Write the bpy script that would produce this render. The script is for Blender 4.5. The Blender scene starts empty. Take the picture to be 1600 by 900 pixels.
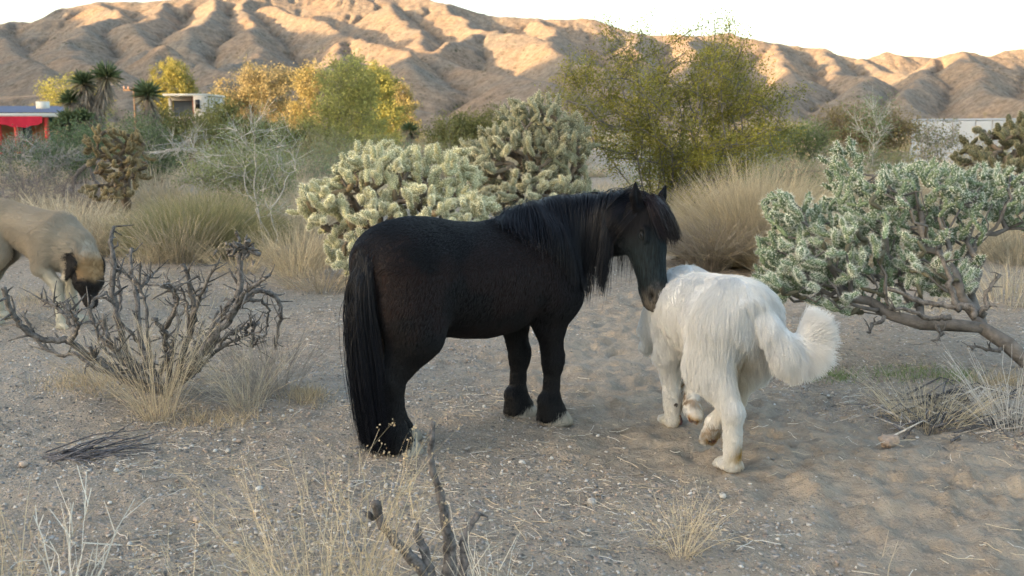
import bpy, math, random, time
import numpy as np
from mathutils import Vector, Matrix
T00 = time.time()
random.seed(7); np.random.seed(7)
S = bpy.context.scene
COL = S.collection
R = math.radians

# ------------------------------------------------------------------ camera
CAM_H, PITCH, FPX = 1.30, math.atan(245/1600), 1600.0
cam_data = bpy.data.cameras.new('camera'); cam = bpy.data.objects.new('camera', cam_data); COL.objects.link(cam)
cam.location = (0, 0, CAM_H); cam.rotation_euler = (R(90) - PITCH, 0, 0)
cam_data.sensor_width = 36; cam_data.lens = 36; cam_data.clip_start = 0.05; cam_data.clip_end = 20000
cam_data.dof.use_dof = True; cam_data.dof.focus_distance = 4.45; cam_data.dof.aperture_fstop = 5.0
S.camera = cam

# ------------------------------------------------------------------ sky, sun, exposure
SUN_EL = R(8.0)
SUN_TRAVEL = Vector((0.90, 0.43))          # horizontal direction in which the light travels: from the left, a little behind the camera
SUN_TRAVEL.normalize()
W = bpy.data.worlds.new('World'); S.world = W; W.use_nodes = True
wn = W.node_tree; wn.nodes.clear()
sky = wn.nodes.new('ShaderNodeTexSky'); sky.sky_type = 'NISHITA'; sky.sun_disc = False
sky.sun_elevation = SUN_EL; sky.sun_rotation = math.atan2(-SUN_TRAVEL.x, -SUN_TRAVEL.y)
sky.air_density = 1.0; sky.dust_density = 2.5; sky.ozone_density = 1.0
hs = wn.nodes.new('ShaderNodeHueSaturation'); hs.inputs['Saturation'].default_value = 0.85
bg = wn.nodes.new('ShaderNodeBackground'); bg.inputs['Strength'].default_value = 0.15
wo = wn.nodes.new('ShaderNodeOutputWorld')
wn.links.new(sky.outputs[0], hs.inputs['Color']); wn.links.new(hs.outputs[0], bg.inputs[0]); wn.links.new(bg.outputs[0], wo.inputs[0])
sun_d = bpy.data.lights.new('sun', 'SUN'); sun_d.energy = 3.1; sun_d.angle = R(0.5); sun_d.color = (1.0, 0.66, 0.34)
sun = bpy.data.objects.new('sun', sun_d); COL.objects.link(sun)
sd = Vector((SUN_TRAVEL.x*math.cos(SUN_EL), SUN_TRAVEL.y*math.cos(SUN_EL), -math.sin(SUN_EL)))
sun.rotation_euler = sd.to_track_quat('-Z', 'Y').to_euler(); sun.location = (-40, -20, 30)
S.view_settings.view_transform = 'Standard'; S.view_settings.look = 'None'; S.view_settings.gamma = 1
S.view_settings.exposure = 2.56
S.render.engine = 'CYCLES'
S.cycles.max_bounces = 6; S.cycles.diffuse_bounces = 3; S.cycles.transparent_max_bounces = 8
S.cycles_curves.shape = 'RIBBONS'; S.cycles_curves.subdivisions = 2

# ------------------------------------------------------------------ pixel of the photograph -> place
def ray(px, py):
    v = Vector(((px-800)/FPX, -(py-450)/FPX, -1.0))
    v.rotate(cam.rotation_euler); return v
def G(px, py, z=0.0):
    v = ray(px, py); t = (z-CAM_H)/v.z
    return Vector((v.x*t, v.y*t, z))
def AT(px, py, Y):
    v = ray(px, py); t = Y/v.y
    return Vector((v.x*t, Y, CAM_H+v.z*t))

# ------------------------------------------------------------------ noise (numpy)
_rs = np.random.RandomState(3)
_P = _rs.permutation(512); _P = np.concatenate([_P, _P, _P])
_g2 = _rs.rand(512)*2*np.pi; _G2 = np.stack([np.cos(_g2), np.sin(_g2)], -1)
_G3 = _rs.randn(512, 3); _G3 /= np.linalg.norm(_G3, axis=1)[:, None]
def pn2(x, y, seed=0):
    x = np.asarray(x, float)+seed*17.31; y = np.asarray(y, float)+seed*9.17
    xi = np.floor(x).astype(int); yi = np.floor(y).astype(int); xf = x-xi; yf = y-yi
    u = xf*xf*xf*(xf*(xf*6-15)+10); v = yf*yf*yf*(yf*(yf*6-15)+10)
    def g(dx, dy):
        h = _P[_P[(xi+dx) & 511]+((yi+dy) & 511)]
        gg = _G2[h]; return gg[..., 0]*(xf-dx)+gg[..., 1]*(yf-dy)
    a = g(0, 0); b = g(1, 0); c = g(0, 1); d = g(1, 1)
    return ((a+(b-a)*u)*(1-v)+(c+(d-c)*u)*v)*1.5
def fbm2(x, y, o=4, seed=0, gain=.5):
    s = 0; a = 1
    for i in range(o):
        s = s+a*pn2(x*2**i, y*2**i, seed+i); a *= gain
    return s
def ridg2(x, y, o=4, seed=0, gain=.5):
    s = 0; a = 1; w = 1
    for i in range(o):
        n = 1-np.abs(pn2(x*2**i, y*2**i, seed+i))*1.6; n = np.clip(n, 0, 1)**2*w
        s = s+a*n; a *= gain; w = np.clip(n*1.8, 0, 1)
    return s
def pn3(p, seed=0):
    p = np.asarray(p, float)+seed*13.7
    i = np.floor(p).astype(int); f = p-i; u = f*f*(3-2*f); s = 0
    for dx in (0, 1):
        for dy in (0, 1):
            for dz in (0, 1):
                h = _P[_P[_P[(i[..., 0]+dx) & 511]+((i[..., 1]+dy) & 511)]+((i[..., 2]+dz) & 511)]
                g = _G3[h]; dot = g[..., 0]*(f[..., 0]-dx)+g[..., 1]*(f[..., 1]-dy)+g[..., 2]*(f[..., 2]-dz)
                w = (u[..., 0] if dx else 1-u[..., 0])*(u[..., 1] if dy else 1-u[..., 1])*(u[..., 2] if dz else 1-u[..., 2])
                s = s+dot*w
    return s*1.6
def sstep(a, b, x):
    t = np.clip((x-a)/(b-a), 0, 1); return t*t*(3-2*t)

# ------------------------------------------------------------------ mesh and object helpers
def mesh_np(name, V, F, mats=(), smooth=True, cols=None, mi=None):
    """V (n,3); F (m,k) int array or list of such arrays; cols: (n,3) vertex colours"""
    Fs = F if isinstance(F, list) else [F]
    me = bpy.data.meshes.new(name)
    V = np.asarray(V, np.float32); me.vertices.add(len(V)); me.vertices.foreach_set('co', V.ravel())
    tot = np.concatenate([np.full(len(f), f.shape[1], np.int32) for f in Fs])
    loops = np.concatenate([np.asarray(f, np.int32).ravel() for f in Fs])
    me.loops.add(len(loops)); me.loops.foreach_set('vertex_index', loops)
    me.polygons.add(len(tot))
    me.polygons.foreach_set('loop_start', np.concatenate([[0], np.cumsum(tot)[:-1]]).astype(np.int32))
    me.polygons.foreach_set('loop_total', tot)
    if smooth: me.polygons.foreach_set('use_smooth', np.ones(len(tot), bool))
    if mi is not None: me.polygons.foreach_set('material_index', np.asarray(mi, np.int32))
    for m in mats: me.materials.append(m)
    if cols is not None:
        a = me.color_attributes.new('tint', 'FLOAT_COLOR', 'POINT')
        c = np.ones((len(V), 4), np.float32); c[:, :3] = cols; a.data.foreach_set('color', c.ravel())
    me.update(calc_edges=True)
    return me
def link(name, data, parent=None, loc=None, rot=None):
    o = bpy.data.objects.new(name, data); COL.objects.link(o)
    if parent is not None: o.parent = parent
    if loc is not None: o.location = loc
    if rot is not None: o.rotation_euler = rot
    return o
def tag(o, label, cat, group=None, kind=None):
    if label: o['label'] = label
    if cat: o['category'] = cat
    if group: o['group'] = group
    if kind: o['kind'] = kind
    return o
def setting(o, label=None):
    o['kind'] = 'structure'
    if label: o['label'] = label
    return o
class MB:
    """collects geometry for ONE mesh"""
    def __init__(s): s.V = []; s.F3 = []; s.F4 = []; s.C = []; s.n = 0
    def add(s, V, F, col=(1, 1, 1)):
        V = np.asarray(V, float); F = np.asarray(F, int)
        (s.F3 if F.shape[1] == 3 else s.F4).append(F+s.n); s.V.append(V); s.n += len(V)
        c = np.asarray(col, float); s.C.append(np.broadcast_to(c, (len(V), 3)) if c.ndim == 1 else c)
    def mesh(s, name, mat, smooth=True):
        V = np.concatenate(s.V); F = []
        if s.F4: F.append(np.concatenate(s.F4))
        if s.F3: F.append(np.concatenate(s.F3))
        return mesh_np(name, V, F, [mat] if mat else [], smooth, np.concatenate(s.C))
    def obj(s, name, mat, parent=None, loc=None, rot=None, smooth=True):
        return link(name, s.mesh(name, mat, smooth), parent, loc, rot)
    def box(s, c, d, col=(1, 1, 1), rz=0.0):
        c = np.array(c, float); h = np.array(d, float)/2
        v = np.array([(x, y, z) for z in (-1, 1) for x, y in ((-1, -1), (1, -1), (1, 1), (-1, 1))], float)*h
        cs, sn = math.cos(rz), math.sin(rz)
        v = np.stack([v[:, 0]*cs-v[:, 1]*sn, v[:, 0]*sn+v[:, 1]*cs, v[:, 2]], -1)+c
        s.add(v, [(0, 3, 2, 1), (4, 5, 6, 7), (0, 1, 5, 4), (1, 2, 6, 5), (2, 3, 7, 6), (3, 0, 4, 7)], col)
    def tube(s, P, rad, n=6, col=(1, 1, 1), rough=0.0, cap=True, seed=0):
        P = np.asarray(P, float); m = len(P); rad = np.broadcast_to(np.asarray(rad, float), (m,))
        T = np.gradient(P, axis=0); T /= np.linalg.norm(T, axis=1)[:, None]+1e-9
        up = np.array([0.31, 0.17, 0.93]) if abs(T[0][2]) < .9 else np.array([1., 0.1, 0.])
        U = np.zeros_like(P)
        for i in range(m):
            up = up-T[i]*np.dot(up, T[i]); up /= np.linalg.norm(up)+1e-9; U[i] = up
        B = np.cross(T, U); a = np.arange(n)*2*np.pi/n
        rr = rad[:, None]*np.ones(n)
        if rough:
            rs = np.random.RandomState(seed+m*7+n); rr = rr*(1+rough*(rs.rand(m, n)-.5)*2)
        V = P[:, None]+rr[..., None]*(np.cos(a)[None, :, None]*U[:, None]+np.sin(a)[None, :, None]*B[:, None])
        V = V.reshape(-1, 3)
        i = np.arange(m-1)[:, None]*n; j = np.arange(n)[None]; k = (j+1) % n
        F = np.stack([i+j, i+k, i+n+k, i+n+j], -1).reshape(-1, 4)
        c = np.asarray(col, float)
        if c.ndim == 2: c = np.repeat(c, n, 0)
        if cap:
            V = np.concatenate([V, P[[0]]-T[[0]]*rad[0]*.3, P[[-1]]+T[[-1]]*rad[-1]*.5])
            if c.ndim == 2: c = np.concatenate([c, c[[0]], c[[-1]]])
        n0 = s.n; s.add(V, F, c)
        if cap:
            j = np.arange(n); k = (j+1) % n; e = (m-1)*n
            s.F3.append(np.stack([k, j, np.full(n, m*n)], -1)+n0); s.F3.append(np.stack([e+j, e+k, np.full(n, m*n+1)], -1)+n0)
    def ribbons(s, P, w, col, rs=None):
        """P (k,m,3) many thin blades; w (m,) or (k,m) half widths; col (k,3) or (3,)"""
        P = np.asarray(P, float); k, m, _ = P.shape; rs = rs or np.random
        T = P[:, -1]-P[:, 0]; T /= np.linalg.norm(T, axis=1)[:, None]+1e-9
        r = rs.randn(k, 3); B = np.cross(T, r); B /= np.linalg.norm(B, axis=1)[:, None]+1e-9
        w = np.broadcast_to(w, (k, m))
        V = np.stack([P-B[:, None]*w[..., None], P+B[:, None]*w[..., None]], 2).reshape(-1, 3)
        b = (np.arange(k)*m*2)[:, None]; q = np.arange(m-1)[None]*2
        F = np.stack([b+q, b+q+1, b+q+3, b+q+2], -1).reshape(-1, 4)
        c = np.broadcast_to(np.asarray(col, float), (k, 3)) if np.ndim(col) == 1 else np.asarray(col)
        s.add(V, F, np.repeat(c, m*2, 0))
    def leaves(s, P, D, L, Wd, col, rs=None):
        """small leaf quads (diamonds) at P pointing along D"""
        P = np.asarray(P, float); k = len(P); rs = rs or np.random
        D = D/(np.linalg.norm(D, axis=1)[:, None]+1e-9); r = rs.randn(k, 3)
        B = np.cross(D, r); B /= np.linalg.norm(B, axis=1)[:, None]+1e-9
        L = np.broadcast_to(L, (k,))[:, None]; Wd = np.broadcast_to(Wd, (k,))[:, None]
        V = np.stack([P, P+D*L*.5+B*Wd, P+D*L, P+D*L*.5-B*Wd], 1).reshape(-1, 3)
        F = np.arange(k*4).reshape(-1, 4)
        s.add(V, F, np.repeat(np.broadcast_to(col, (k, 3)), 4, 0))
def nrm(v): v = np.asarray(v, float); return v/(np.linalg.norm(v, axis=-1, keepdims=True)+1e-12)

# ------------------------------------------------------------------ materials
def mat(name, col=(.5, .5, .5), rough=.8, tint=False, var=0.0, scale=8.0, bump=0.0, bscale=40.0, spec=.3, sheen=0.0, trans=0.0, c2=None, nscale=3.0, c2amt=.5, dist=0.02):
    m = bpy.data.materials.new(name); m.use_nodes = True; nt = m.node_tree; nd = nt.nodes; L = nt.links
    b = nd['Principled BSDF']; b.inputs['Roughness'].default_value = rough; b.inputs['Specular IOR Level'].default_value = spec
    if sheen: b.inputs['Sheen Weight'].default_value = sheen; b.inputs['Sheen Roughness'].default_value = .4
    tc = nd.new('ShaderNodeTexCoord'); out = None
    rgb = nd.new('ShaderNodeRGB'); rgb.outputs[0].default_value = (*col, 1); out = rgb.outputs[0]
    if c2 is not None:
        n = nd.new('ShaderNodeTexNoise'); n.inputs['Scale'].default_value = nscale; n.inputs['Detail'].default_value = 6; n.inputs['Roughness'].default_value = .65
        L.new(tc.outputs['Object'], n.inputs['Vector'])
        rp = nd.new('ShaderNodeValToRGB'); rp.color_ramp.elements[0].position = c2amt-.12; rp.color_ramp.elements[1].position = c2amt+.12
        L.new(n.outputs['Fac'], rp.inputs[0]); mx = nd.new('ShaderNodeMix'); mx.data_type = 'RGBA'
        L.new(rp.outputs[0], mx.inputs['Factor']); L.new(out, mx.inputs['A']); mx.inputs['B'].default_value = (*c2, 1); out = mx.outputs['Result']
    if tint:
        a = nd.new('ShaderNodeAttribute'); a.attribute_name = 'tint'; mx = nd.new('ShaderNodeMix'); mx.data_type = 'RGBA'; mx.blend_type = 'MULTIPLY'
        mx.inputs['Factor'].default_value = 1; L.new(out, mx.inputs['A']); L.new(a.outputs['Color'], mx.inputs['B']); out = mx.outputs['Result']
    if var:
        n = nd.new('ShaderNodeTexNoise'); n.inputs['Scale'].default_value = scale; n.inputs['Detail'].default_value = 5
        L.new(tc.outputs['Object'], n.inputs['Vector']); mr = nd.new('ShaderNodeMapRange'); mr.inputs['From Min'].default_value = .25; mr.inputs['From Max'].default_value = .75
        mr.inputs['To Min'].default_value = 1-var; mr.inputs['To Max'].default_value = 1+var; L.new(n.outputs['Fac'], mr.inputs[0])
        vm = nd.new('ShaderNodeVectorMath'); vm.operation = 'SCALE'; L.new(out, vm.inputs[0]); L.new(mr.outputs[0], vm.inputs['Scale']); out = vm.outputs[0]
    L.new(out, b.inputs['Base Color'])
    if bump:
        n = nd.new('ShaderNodeTexNoise'); n.inputs['Scale'].default_value = bscale; n.inputs['Detail'].default_value = 4; L.new(tc.outputs['Object'], n.inputs['Vector'])
        bp = nd.new('ShaderNodeBump'); bp.inputs['Strength'].default_value = bump; bp.inputs['Distance'].default_value = dist
        L.new(n.outputs['Fac'], bp.inputs['Height']); L.new(bp.outputs[0], b.inputs['Normal'])
    if trans:
        t = nd.new('ShaderNodeBsdfTranslucent'); L.new(out, t.inputs[0]); ms = nd.new('ShaderNodeMixShader'); ms.inputs[0].default_value = trans
        L.new(b.outputs[0], ms.inputs[1]); L.new(t.outputs[0], ms.inputs[2]); L.new(ms.outputs[0], nd['Material Output'].inputs[0])
    return m
# ================================================================== THE SETTING
# ------------------------------------------------------------------ mountains
def build_mountains():
    h = 5.0
    xs = np.arange(-1500, 1501, h); ys = np.arange(780, 2700, h)
    X, Y = np.meshgrid(xs, ys, indexing='ij')
    wx = X+fbm2(X/260, Y/260, 2, 5)*26; wy = Y+fbm2(X/260, Y/260, 2, 9)*26
    wx = wx+fbm2(X/70, Y/70, 3, 15)*6; wy = wy+fbm2(X/70, Y/70, 3, 19)*6
    Z = np.full(X.shape, -200.0)
    def crest(pts, slope, pw=1.0):
        nonlocal Z
        P = [AT(a, b, c) for a, b, c in pts]
        for p, q in zip(P[:-1], P[1:]):
            d = np.array([q.x-p.x, q.y-p.y]); L2 = d@d
            t = np.clip(((wx-p.x)*d[0]+(wy-p.y)*d[1])/L2, 0, 1)
            dist = np.hypot(wx-p.x-t*d[0], wy-p.y-t*d[1])
            zc = p.z+(q.z-p.z)*t
            cand = zc-slope*(np.sqrt(dist**2+5**2)-5)
            k = 4.0; hh = np.clip(.5+.5*(cand-Z)/k, 0, 1); Z = Z*(1-hh)+cand*hh+k*hh*(1-hh)
    sl = .56
    crest([(-300,70,2100),(-100,45,2100),(0,35,2100),(45,35,2080),(100,14,2100),(160,8,2120),(230,4,2150),(300,-4,2150),(420,-16,2180),(560,-13,2180),(650,-1,2150),(700,6,2100),(770,23,2080),(850,27,2060),(935,32,2040),(1000,50,2000),(1060,53,1980),(1140,56,1980),(1210,67,1960),(1290,79,1940),(1345,93,1920),(1400,120,1900)], .5)
    crest([(1330,100,2350),(1385,81,2350),(1425,90,2350),(1480,96,2350),(1560,90,2400)], .5)
    crest([(1430,110,1750),(1470,92,1720),(1520,81,1700),(1565,88,1700),(1640,98,1700),(1800,112,1700)], .55)
    crest([(1540,92,2500),(1600,78,2550),(1700,70,2550),(1850,72,2500)], .5)
    crest([(0,35,2100),(-20,60,1800),(20,80,1550),(30,95,1350),(60,112,1220)], sl)
    crest([(160,8,2120),(185,22,1900),(125,45,1700),(95,70,1500),(140,95,1300),(160,104,1220)], sl)
    crest([(260,0,2150),(235,25,1900),(205,40,1750),(235,68,1600),(210,85,1420)], sl)
    crest([(350,-6,2150),(335,15,1900),(300,45,1720),(290,70,1600)], sl)
    crest([(265,72,1330),(262,78,1320)], .85); crest([(265,72,1330),(240,98,1260)], .75); crest([(265,72,1330),(300,100,1270)], .75)
    crest([(400,0,2100),(385,20,1900),(398,45,1720),(400,68,1560),(385,90,1430),(350,104,1330),(325,118,1200)], .62)
    crest([(430,10,2000),(480,27,1850),(540,55,1660),(590,72,1500),(630,83,1400),(650,105,1270)], .6)
    crest([(540,55,1660),(520,80,1500),(505,100,1350)], .6)
    crest([(330,100,1250),(350,118,1150),(395,132,1050),(430,150,980)], .6); crest([(350,118,1150),(310,140,1000)], .6)
    crest([(600,10,2050),(640,40,1850),(650,60,1700),(655,74,1600),(690,88,1480),(735,110,1350),(800,119,1250),(850,135,1130)], .58)
    crest([(690,8,2080),(715,30,1900),(745,48,1750),(715,68,1620),(680,82,1500)], .6)
    crest([(745,48,1750),(800,58,1650),(860,70,1560),(880,85,1450),(935,105,1300)], .56)
    crest([(850,27,2060),(870,45,1850),(840,60,1700)], .56)
    crest([(1000,50,2000),(985,70,1780),(1010,95,1560),(990,120,1350),(960,145,1150)], .56)
    crest([(1060,53,1980),(1090,80,1720),(1075,105,1500),(1110,130,1300)], .58)
    crest([(1200,66,1960),(1215,85,1780),(1240,108,1560),(1225,135,1350),(1190,160,1150)], .62)
    crest([(1285,79,1940),(1290,95,1780),(1312,112,1600),(1345,120,1450),(1330,145,1250)], .62)
    crest([(1345,93,1920),(1370,110,1700),(1440,112,1600),(1420,140,1350)], .56)
    crest([(1520,81,1700),(1512,100,1540),(1540,130,1330),(1600,160,1150)], .62)
    crest([(1470,92,1720),(1440,120,1500),(1400,150,1250)], .58)
    crest([(1640,98,1700),(1620,120,1500),(1640,150,1300)], .58)
    crest([(870,150,1100),(950,172,950),(1020,185,880)], .5); crest([(1100,165,1000),(1180,180,900),(1260,188,850)], .45)
    crest([(0,100,1150),(40,96,1120),(70,110,1050),(110,140,900)], .6); crest([(130,103,1180),(170,104,1150),(200,130,950)], .6)
    crest([(630,165,900),(720,184,850)], .45)
    up = sstep(15, 120, Z)
    Z = Z+up*((ridg2(wx/300, wy/300, 2, 31, .5)-.6)*5+(ridg2(wx/130, wy/130, 2, 41)-.6)*2.6+(ridg2(wx/42, wy/60, 3, 43)-.6)*1.5)
    Z = Z+(fbm2(X/14, Y/14, 2, 51))*.5*up
    # droplet erosion, all drops at once
    rs = np.random.RandomState(11); nx, ny = Z.shape; Zc = Z/h
    for rnd in range(11):
        n = 26000; p = np.stack([rs.rand(n)*(nx-4)+2, rs.rand(n)*(ny-4)+2], -1); v = np.zeros((n, 2)); sed = np.zeros(n)
        for st in range(34):
            i = p.astype(int); i[:, 0] = np.clip(i[:, 0], 1, nx-3); i[:, 1] = np.clip(i[:, 1], 1, ny-3)
            f = p-i; a = Zc[i[:, 0], i[:, 1]]; b = Zc[i[:, 0]+1, i[:, 1]]; c = Zc[i[:, 0], i[:, 1]+1]; d = Zc[i[:, 0]+1, i[:, 1]+1]
            gx = (b-a)*(1-f[:, 1])+(d-c)*f[:, 1]; gy = (c-a)*(1-f[:, 0])+(d-b)*f[:, 0]
            v = v*.35-np.stack([gx, gy], -1); sp = np.hypot(v[:, 0], v[:, 1])+1e-6
            stp = v/sp[:, None]*.9; slope = np.hypot(gx, gy)
            cap = np.clip(slope*.55, 0, .5); amt = np.where(sed < cap, (cap-sed)*.14, (cap-sed)*.07)
            for (ox, oy, w) in ((0, 0, (1-f[:, 0])*(1-f[:, 1])), (1, 0, f[:, 0]*(1-f[:, 1])), (0, 1, (1-f[:, 0])*f[:, 1]), (1, 1, f[:, 0]*f[:, 1])):
                np.add.at(Zc, (i[:, 0]+ox, i[:, 1]+oy), -amt*w*.9)
            sed += amt; p = np.clip(p+stp, 2, [nx-4, ny-4])
    Z = Zc*h
    # alluvial apron
    fan = 1.0+np.clip((Y-780)/1900, 0, 1)**1.3*75+fbm2(X/120, Y/120, 3, 61)*3-np.clip(1-(Y-780)/80, 0, 1)*6
    k = 10.0; hh = np.clip(.5+.5*(Z-fan)/k, 0, 1); Z = fan*(1-hh)+Z*hh+k*hh*(1-hh)
    V = np.stack([X, Y, Z], -1).reshape(-1, 3); ii = np.arange(nx-1)[:, None]*ny; jj = np.arange(ny-1)[None]
    F = np.stack([ii+jj, ii+ny+jj, ii+ny+jj+1, ii+jj+1], -1).reshape(-1, 4)
    return V, F
def mountain_material():
    m = bpy.data.materials.new('mountain_rock'); m.use_nodes = True; nt = m.node_tree; nd = nt.nodes; L = nt.links
    b = nd['Principled BSDF']; b.inputs['Roughness'].default_value = .95; b.inputs['Specular IOR Level'].default_value = .1
    tc = nd.new('ShaderNodeTexCoord')
    def noise(s, det=6, r=.6):
        n = nd.new('ShaderNodeTexNoise'); n.inputs['Scale'].default_value = s; n.inputs['Detail'].default_value = det; n.inputs['Roughness'].default_value = r
        L.new(tc.outputs['Object'], n.inputs['Vector']); return n
    n1 = noise(.012); r1 = nd.new('ShaderNodeValToRGB'); e = r1.color_ramp.elements
    e[0].position = .35; e[0].color = (.295, .215, .15, 1); e[1].position = .65; e[1].color = (.235, .20, .16, 1)
    L.new(n1.outputs['Fac'], r1.inputs[0])
    n2 = noise(.10, 12, .8); mr = nd.new('ShaderNodeMapRange'); mr.inputs[1].default_value = .3; mr.inputs[2].default_value = .7; mr.inputs[3].default_value = .42; mr.inputs[4].default_value = 1.55
    L.new(n2.outputs['Fac'], mr.inputs[0]); sc = nd.new('ShaderNodeVectorMath'); sc.operation = 'SCALE'; L.new(r1.outputs[0], sc.inputs[0]); L.new(mr.outputs[0], sc.inputs['Scale'])
    # scattered desert shrubs, as dark olive dots
    out = sc.outputs[0]
    for s_, th in ((.11, .17), (.2, .15), (.05, .12)):
        v = nd.new('ShaderNodeTexVoronoi'); v.inputs['Scale'].default_value = s_; v.inputs['Randomness'].default_value = 1; L.new(tc.outputs['Object'], v.inputs['Vector'])
        lt = nd.new('ShaderNodeMapRange'); lt.inputs[1].default_value = th; lt.inputs[2].default_value = th*1.5; lt.inputs[3].default_value = .8; lt.inputs[4].default_value = 0
        L.new(v.outputs['Distance'], lt.inputs[0])
        nn = noise(.02, 3); gt = nd.new('ShaderNodeMapRange'); gt.inputs[1].default_value = .4; gt.inputs[2].default_value = .6; L.new(nn.outputs['Fac'], gt.inputs[0])
        mu = nd.new('ShaderNodeMath'); mu.operation = 'MULTIPLY'; L.new(lt.outputs[0], mu.inputs[0]); L.new(gt.outputs[0], mu.inputs[1])
        mx = nd.new('ShaderNodeMix'); mx.data_type = 'RGBA'; L.new(mu.outputs[0], mx.inputs['Factor']); L.new(out, mx.inputs['A']); mx.inputs['B'].default_value = (.07, .07, .045, 1); out = mx.outputs['Result']
    L.new(out, b.inputs['Base Color'])
    n3 = noise(.08, 12, .8); bp = nd.new('ShaderNodeBump'); bp.inputs['Strength'].default_value = .8; bp.inputs['Distance'].default_value = 7.5
    L.new(n3.outputs['Fac'], bp.inputs['Height']); L.new(bp.outputs[0], b.inputs['Normal'])
    return m
M_MTN = mountain_material()
mv, mf = build_mountains()
setting(link('mountains', mesh_np('mountains', mv, mf, [M_MTN])), 'bare tan desert mountains with sunlit ridges behind the whole scene')

# hills out of view to the left and behind the camera: they throw the evening shade that lies over the valley
def hill_ridge(name, c, along, length, width, H, nseed, step, prof=None):
    a = np.array([along.x, along.y]); n = np.array([-a[1], a[0]])
    u = np.arange(-length/2, length/2+1, step); v = np.linspace(-width/2, width/2, 22)
    U, Vv = np.meshgrid(u, v, indexing='ij')
    env = np.cos(np.clip(Vv/(width/2), -1, 1)*np.pi/2)**1.1*sstep(-length/2, -length/2*.8, U)*sstep(length/2, length/2*.8, U)
    Hh = H*(1+.22*fbm2(U/(width*.8), Vv*0+3.3, 3, nseed)) + H*.10*fbm2(U/(width*.2), Vv/(width*.2), 2, nseed+4)
    if prof is not None: Hh = prof(U)*(1+.02*fbm2(U/14, Vv*0+1.3, 2, nseed))
    Z = env*Hh-1.5
    V = np.stack([c[0]+a[0]*U+n[0]*Vv, c[1]+a[1]*U+n[1]*Vv, Z], -1).reshape(-1, 3)
    nu, nv = U.shape; i = np.arange(nu-1)[:, None]*nv; j = np.arange(nv-1)[None]
    F = np.stack([i+j, i+nv+j, i+nv+j+1, i+j+1], -1).reshape(-1, 4)
    return setting(link(name, mesh_np(name, V, F, [M_MTN])))
perp = Vector((-SUN_TRAVEL.y, SUN_TRAVEL.x))
tn = math.tan(SUN_EL)
NEAR_S = 200.0
hill_ridge('near_hill', (-SUN_TRAVEL.x*NEAR_S+perp.x*0, -SUN_TRAVEL.y*NEAR_S), perp, 900, 110, 1.0, 3, 8, lambda u: tn*NEAR_S+8.5-4.6*sstep(47, 58, u)+2.0*sstep(0, -200, u))
hill_ridge('left_massif', (-1750, 800), Vector((math.cos(R(100)), math.sin(R(100)))), 2600, 900, 1.0, 8, 22, lambda u: np.interp(800+.985*u, [-400, 100, 430, 560, 720, 950, 1150, 1500, 2000], [500, 540, 500, 380, 290, 350, 400, 360, 340])*(1+.16*fbm2(u/260, u*0+4.4, 3, 12)))

# ------------------------------------------------------------------ ground
def path_w(x, y):
    d = np.full(np.shape(x), 9.0)
    for (x0, y0), (x1, y1) in zip([(3.2, 1.8), (1.7, 3.3), (.95, 4.2), (.5, 5.2), (.9, 6.6)], [(1.7, 3.3), (.95, 4.2), (.5, 5.2), (.9, 6.6), (1.9, 9.0)]):
        L2 = (x1-x0)**2+(y1-y0)**2; t = np.clip(((x-x0)*(x1-x0)+(y-y0)*(y1-y0))/L2, 0, 1)
        d = np.minimum(d, np.hypot(x-x0-t*(x1-x0), y-y0-t*(y1-y0)))
    return 1-sstep(.35, 1.0, d+.25*fbm2(x*1.3, y*1.3, 2, 71))
_rp = np.random.RandomState(5)
PRINTS = []
for _ in range(420):
    t = _rp.rand(); x = 3.2-2.7*t+_rp.randn()*.45; y = 1.8+4.6*t+_rp.randn()*.4
    PRINTS.append((x, y, .035+.035*_rp.rand(), .5+.8*_rp.rand(), _rp.rand()*3.14))
def gz(x, y):
    x = np.asarray(x, float); y = np.asarray(y, float)
    near = 1-sstep(9, 22, np.hypot(x, y))
    z = .035*fbm2(x/2.3, y/2.3, 3, 81)*near+.012*fbm2(x/.33, y/.33, 3, 84)*near
    far = sstep(14, 60, np.hypot(x, y)); z = z+far*.35*fbm2(x/25, y/25, 2, 88)
    return z
def gz_fine(x, y):
    z = gz(x, y); pw = path_w(x, y); near = 1-sstep(9, 16, np.hypot(x, y))
    z = z+near*(.013*fbm2(x/.09, y/.09, 3, 91, .6)*(.7+.5*pw)+.010*pw*(ridg2(x/.16, y/.11, 2, 93)-.6)+.004*fbm2(x/.035, y/.035, 2, 95)*(1-.5*pw))
    z = z+pw*near*(.022*fbm2(x/.19, y/.15, 2, 98)-.012)
    xf, yf, zf = x.ravel(), y.ravel(), z.ravel().copy()
    for (a, b, r, dp, th) in PRINTS:
        m = np.where((np.abs(xf-a) < r*3) & (np.abs(yf-b) < r*3))[0]
        if len(m) == 0: continue
        c, s_ = math.cos(th), math.sin(th); dx = xf[m]-a; dy = yf[m]-b
        q = ((dx*c+dy*s_)/r)**2+((-dx*s_+dy*c)/(r*.75))**2
        zf[m] += dp*(-.017*np.exp(-q*q*.8)+.006*np.exp(-(np.sqrt(q)-1.45)**2*7))
    return zf.reshape(z.shape)
def graded(fine0, fine1, st, far0, far1, g=1.09):
    a = list(np.arange(fine0, fine1, st)); s_ = st
    while a[-1] < far1: s_ *= g; a.append(a[-1]+s_)
    b = []; s_ = st; v = fine0
    while v > far0: s_ *= g; v -= s_; b.append(v)
    return np.array(b[::-1]+a)
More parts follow.
